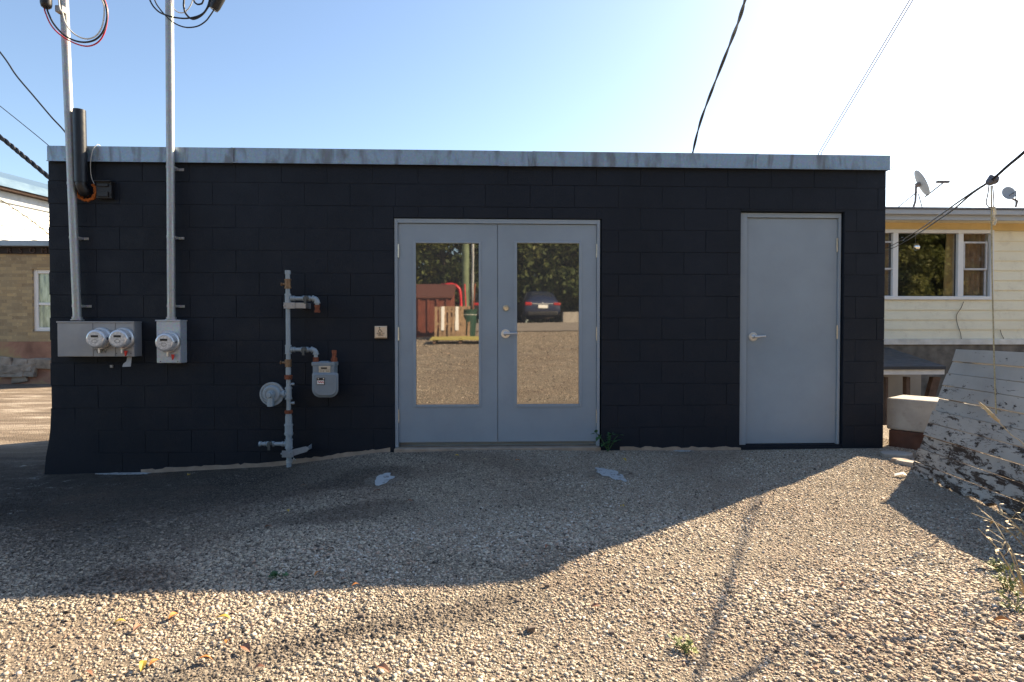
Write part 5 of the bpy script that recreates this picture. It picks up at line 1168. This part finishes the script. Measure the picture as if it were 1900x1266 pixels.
# trees beyond the road
M_bark = simple('bark', (.09, .07, .055), .9, 0, .3, 6, .6, 20)
def crown_mat(name, a, b, c):
    m = Mat(name, b, .6, 0, .3); at = m.n('ShaderNodeAttribute', attribute_name='tone').outputs['Fac']; m.color(m.ramp(at, [(0, a), (.5, b), (1, c)])); tr = m.n('ShaderNodeBsdfTranslucent'); 
    m.nt.links.new(m.b.inputs['Base Color'].links[0].from_socket, tr.inputs[0]); mx = m.n('ShaderNodeMixShader'); mx.inputs[0].default_value = .3; m.nt.links.new(m.b.outputs[0], mx.inputs[1]); m.nt.links.new(tr.outputs[0], mx.inputs[2]); m.nt.links.new(mx.outputs[0], m.nt.nodes['Material Output'].inputs[0]); return m.m
CR = [crown_mat('foliage_yellowgreen', (.09, .12, .03), (.19, .21, .055), (.34, .33, .10)), crown_mat('foliage_dark', (.04, .06, .025), (.09, .115, .04), (.18, .19, .07))]
def tree_proto(seed, hgt, rad, mat, low=.12, nl=11000):
    rg = np.random.default_rng(seed); rr = random.Random(seed)
    t = thing('tree', (0, 0, 0), 'x', 'tree', 'trees beyond the road')
    tb = MB(); tb.tube([(0, 0, -.2), (.05, 0, hgt * .3), (-.1, .1, hgt * .6), (0, 0, hgt * .85)], [.28, .22, .14, .05], 10)
    cl = []
    for i in range(60):
        z_ = hgt * (low + (.96 - low) * rr.random()); env = math.sin(math.pi * min(1, (z_ / hgt - low * .4) ** .75)) ** .5 * rad; a = rr.uniform(0, 6.283); r_ = env * rr.uniform(.25, 1); cl.append((r_ * math.cos(a), r_ * math.sin(a), z_, rr.uniform(.8, 1.5)))
        if i % 3 == 0: tb.tube([(0, 0, z_ * .75), (r_ * .5 * math.cos(a), r_ * .5 * math.sin(a), z_ * .9), (r_ * .9 * math.cos(a), r_ * .9 * math.sin(a), z_)], [.08, .05, .02], 6)
    tb.build('trunk', M_bark, t, smooth=True); cl = np.array(cl)
    idx = rg.integers(0, len(cl), nl); d = rg.normal(0, 1, (nl, 3)); d /= np.linalg.norm(d, axis=1)[:, None]; rad_ = cl[idx, 3] * rg.random(nl) ** .45
    c = cl[idx, :3] + d * rad_[:, None] * np.array([1, 1, .75]); c[:, 2] = np.maximum(c[:, 2], .2)
    u = rg.normal(0, 1, (nl, 3)); u /= np.linalg.norm(u, axis=1)[:, None]; v = np.cross(u, rg.normal(0, 1, (nl, 3))); v /= np.linalg.norm(v, axis=1)[:, None]; s_ = (.10 + .13 * rg.random(nl))[:, None]
    vs_ = np.stack([c - u * s_, c + v * s_ * .55, c + u * s_, c - v * s_ * .55], 1).reshape(-1, 3)
    me = bpy.data.meshes.new('crown'); me.vertices.add(nl * 4); me.vertices.foreach_set('co', vs_.ravel()); me.loops.add(nl * 4); me.loops.foreach_set('vertex_index', np.arange(nl * 4, dtype=np.int32)); me.polygons.add(nl); me.polygons.foreach_set('loop_start', np.arange(0, nl * 4, 4, dtype=np.int32)); me.polygons.foreach_set('loop_total', np.full(nl, 4, dtype=np.int32)); me.update(calc_edges=True)
    tn = np.clip(rg.random(len(cl))[idx] * .7 + rg.random(nl) * .3, 0, 1); at = me.attributes.new('tone', 'FLOAT', 'POINT'); at.data.foreach_set('value', np.repeat(tn, 4).astype(np.float32)); me.materials.append(mat)
    o = bpy.data.objects.new('crown', me); col.objects.link(o); o.parent = t; return t
TP = [tree_proto(1, 10.5, 3.2, CR[0]), tree_proto(2, 12, 3.6, CR[1]), tree_proto(3, 9.5, 3.4, CR[0], .05), tree_proto(5, 11.5, 3.3, CR[1], .05)]
usedp = set(); rr = random.Random(8)
TL = ['yellow-green bushy tree beyond the road', 'dark green tall tree beyond the road']
for row in range(2):
    x = -26 + row * 2.2
    while x < 46:
        k = rr.randrange(4); y = -31.5 - row * 4.5 + rr.uniform(-.8, .8)
        o = TP[k] if k not in usedp else copy_tree(TP[k]); usedp.add(k)
        o.location = (x, y, G(x, y) - .1); o.rotation_euler = (0, 0, rr.uniform(0, 6.28)); s_ = rr.uniform(.85, 1.15); o.scale = (s_, s_, s_); o['label'] = TL[k % 2] + (', in the front row' if row == 0 else ', in the back row'); x += rr.uniform(2.8, 3.8)
for k in range(4):
    if k not in usedp: TP[k].location = (48 + k * 3, -33, G(48, -33)); TP[k]['label'] = TL[k % 2] + ' at the far end of the row'
bpy.context.view_layer.update()
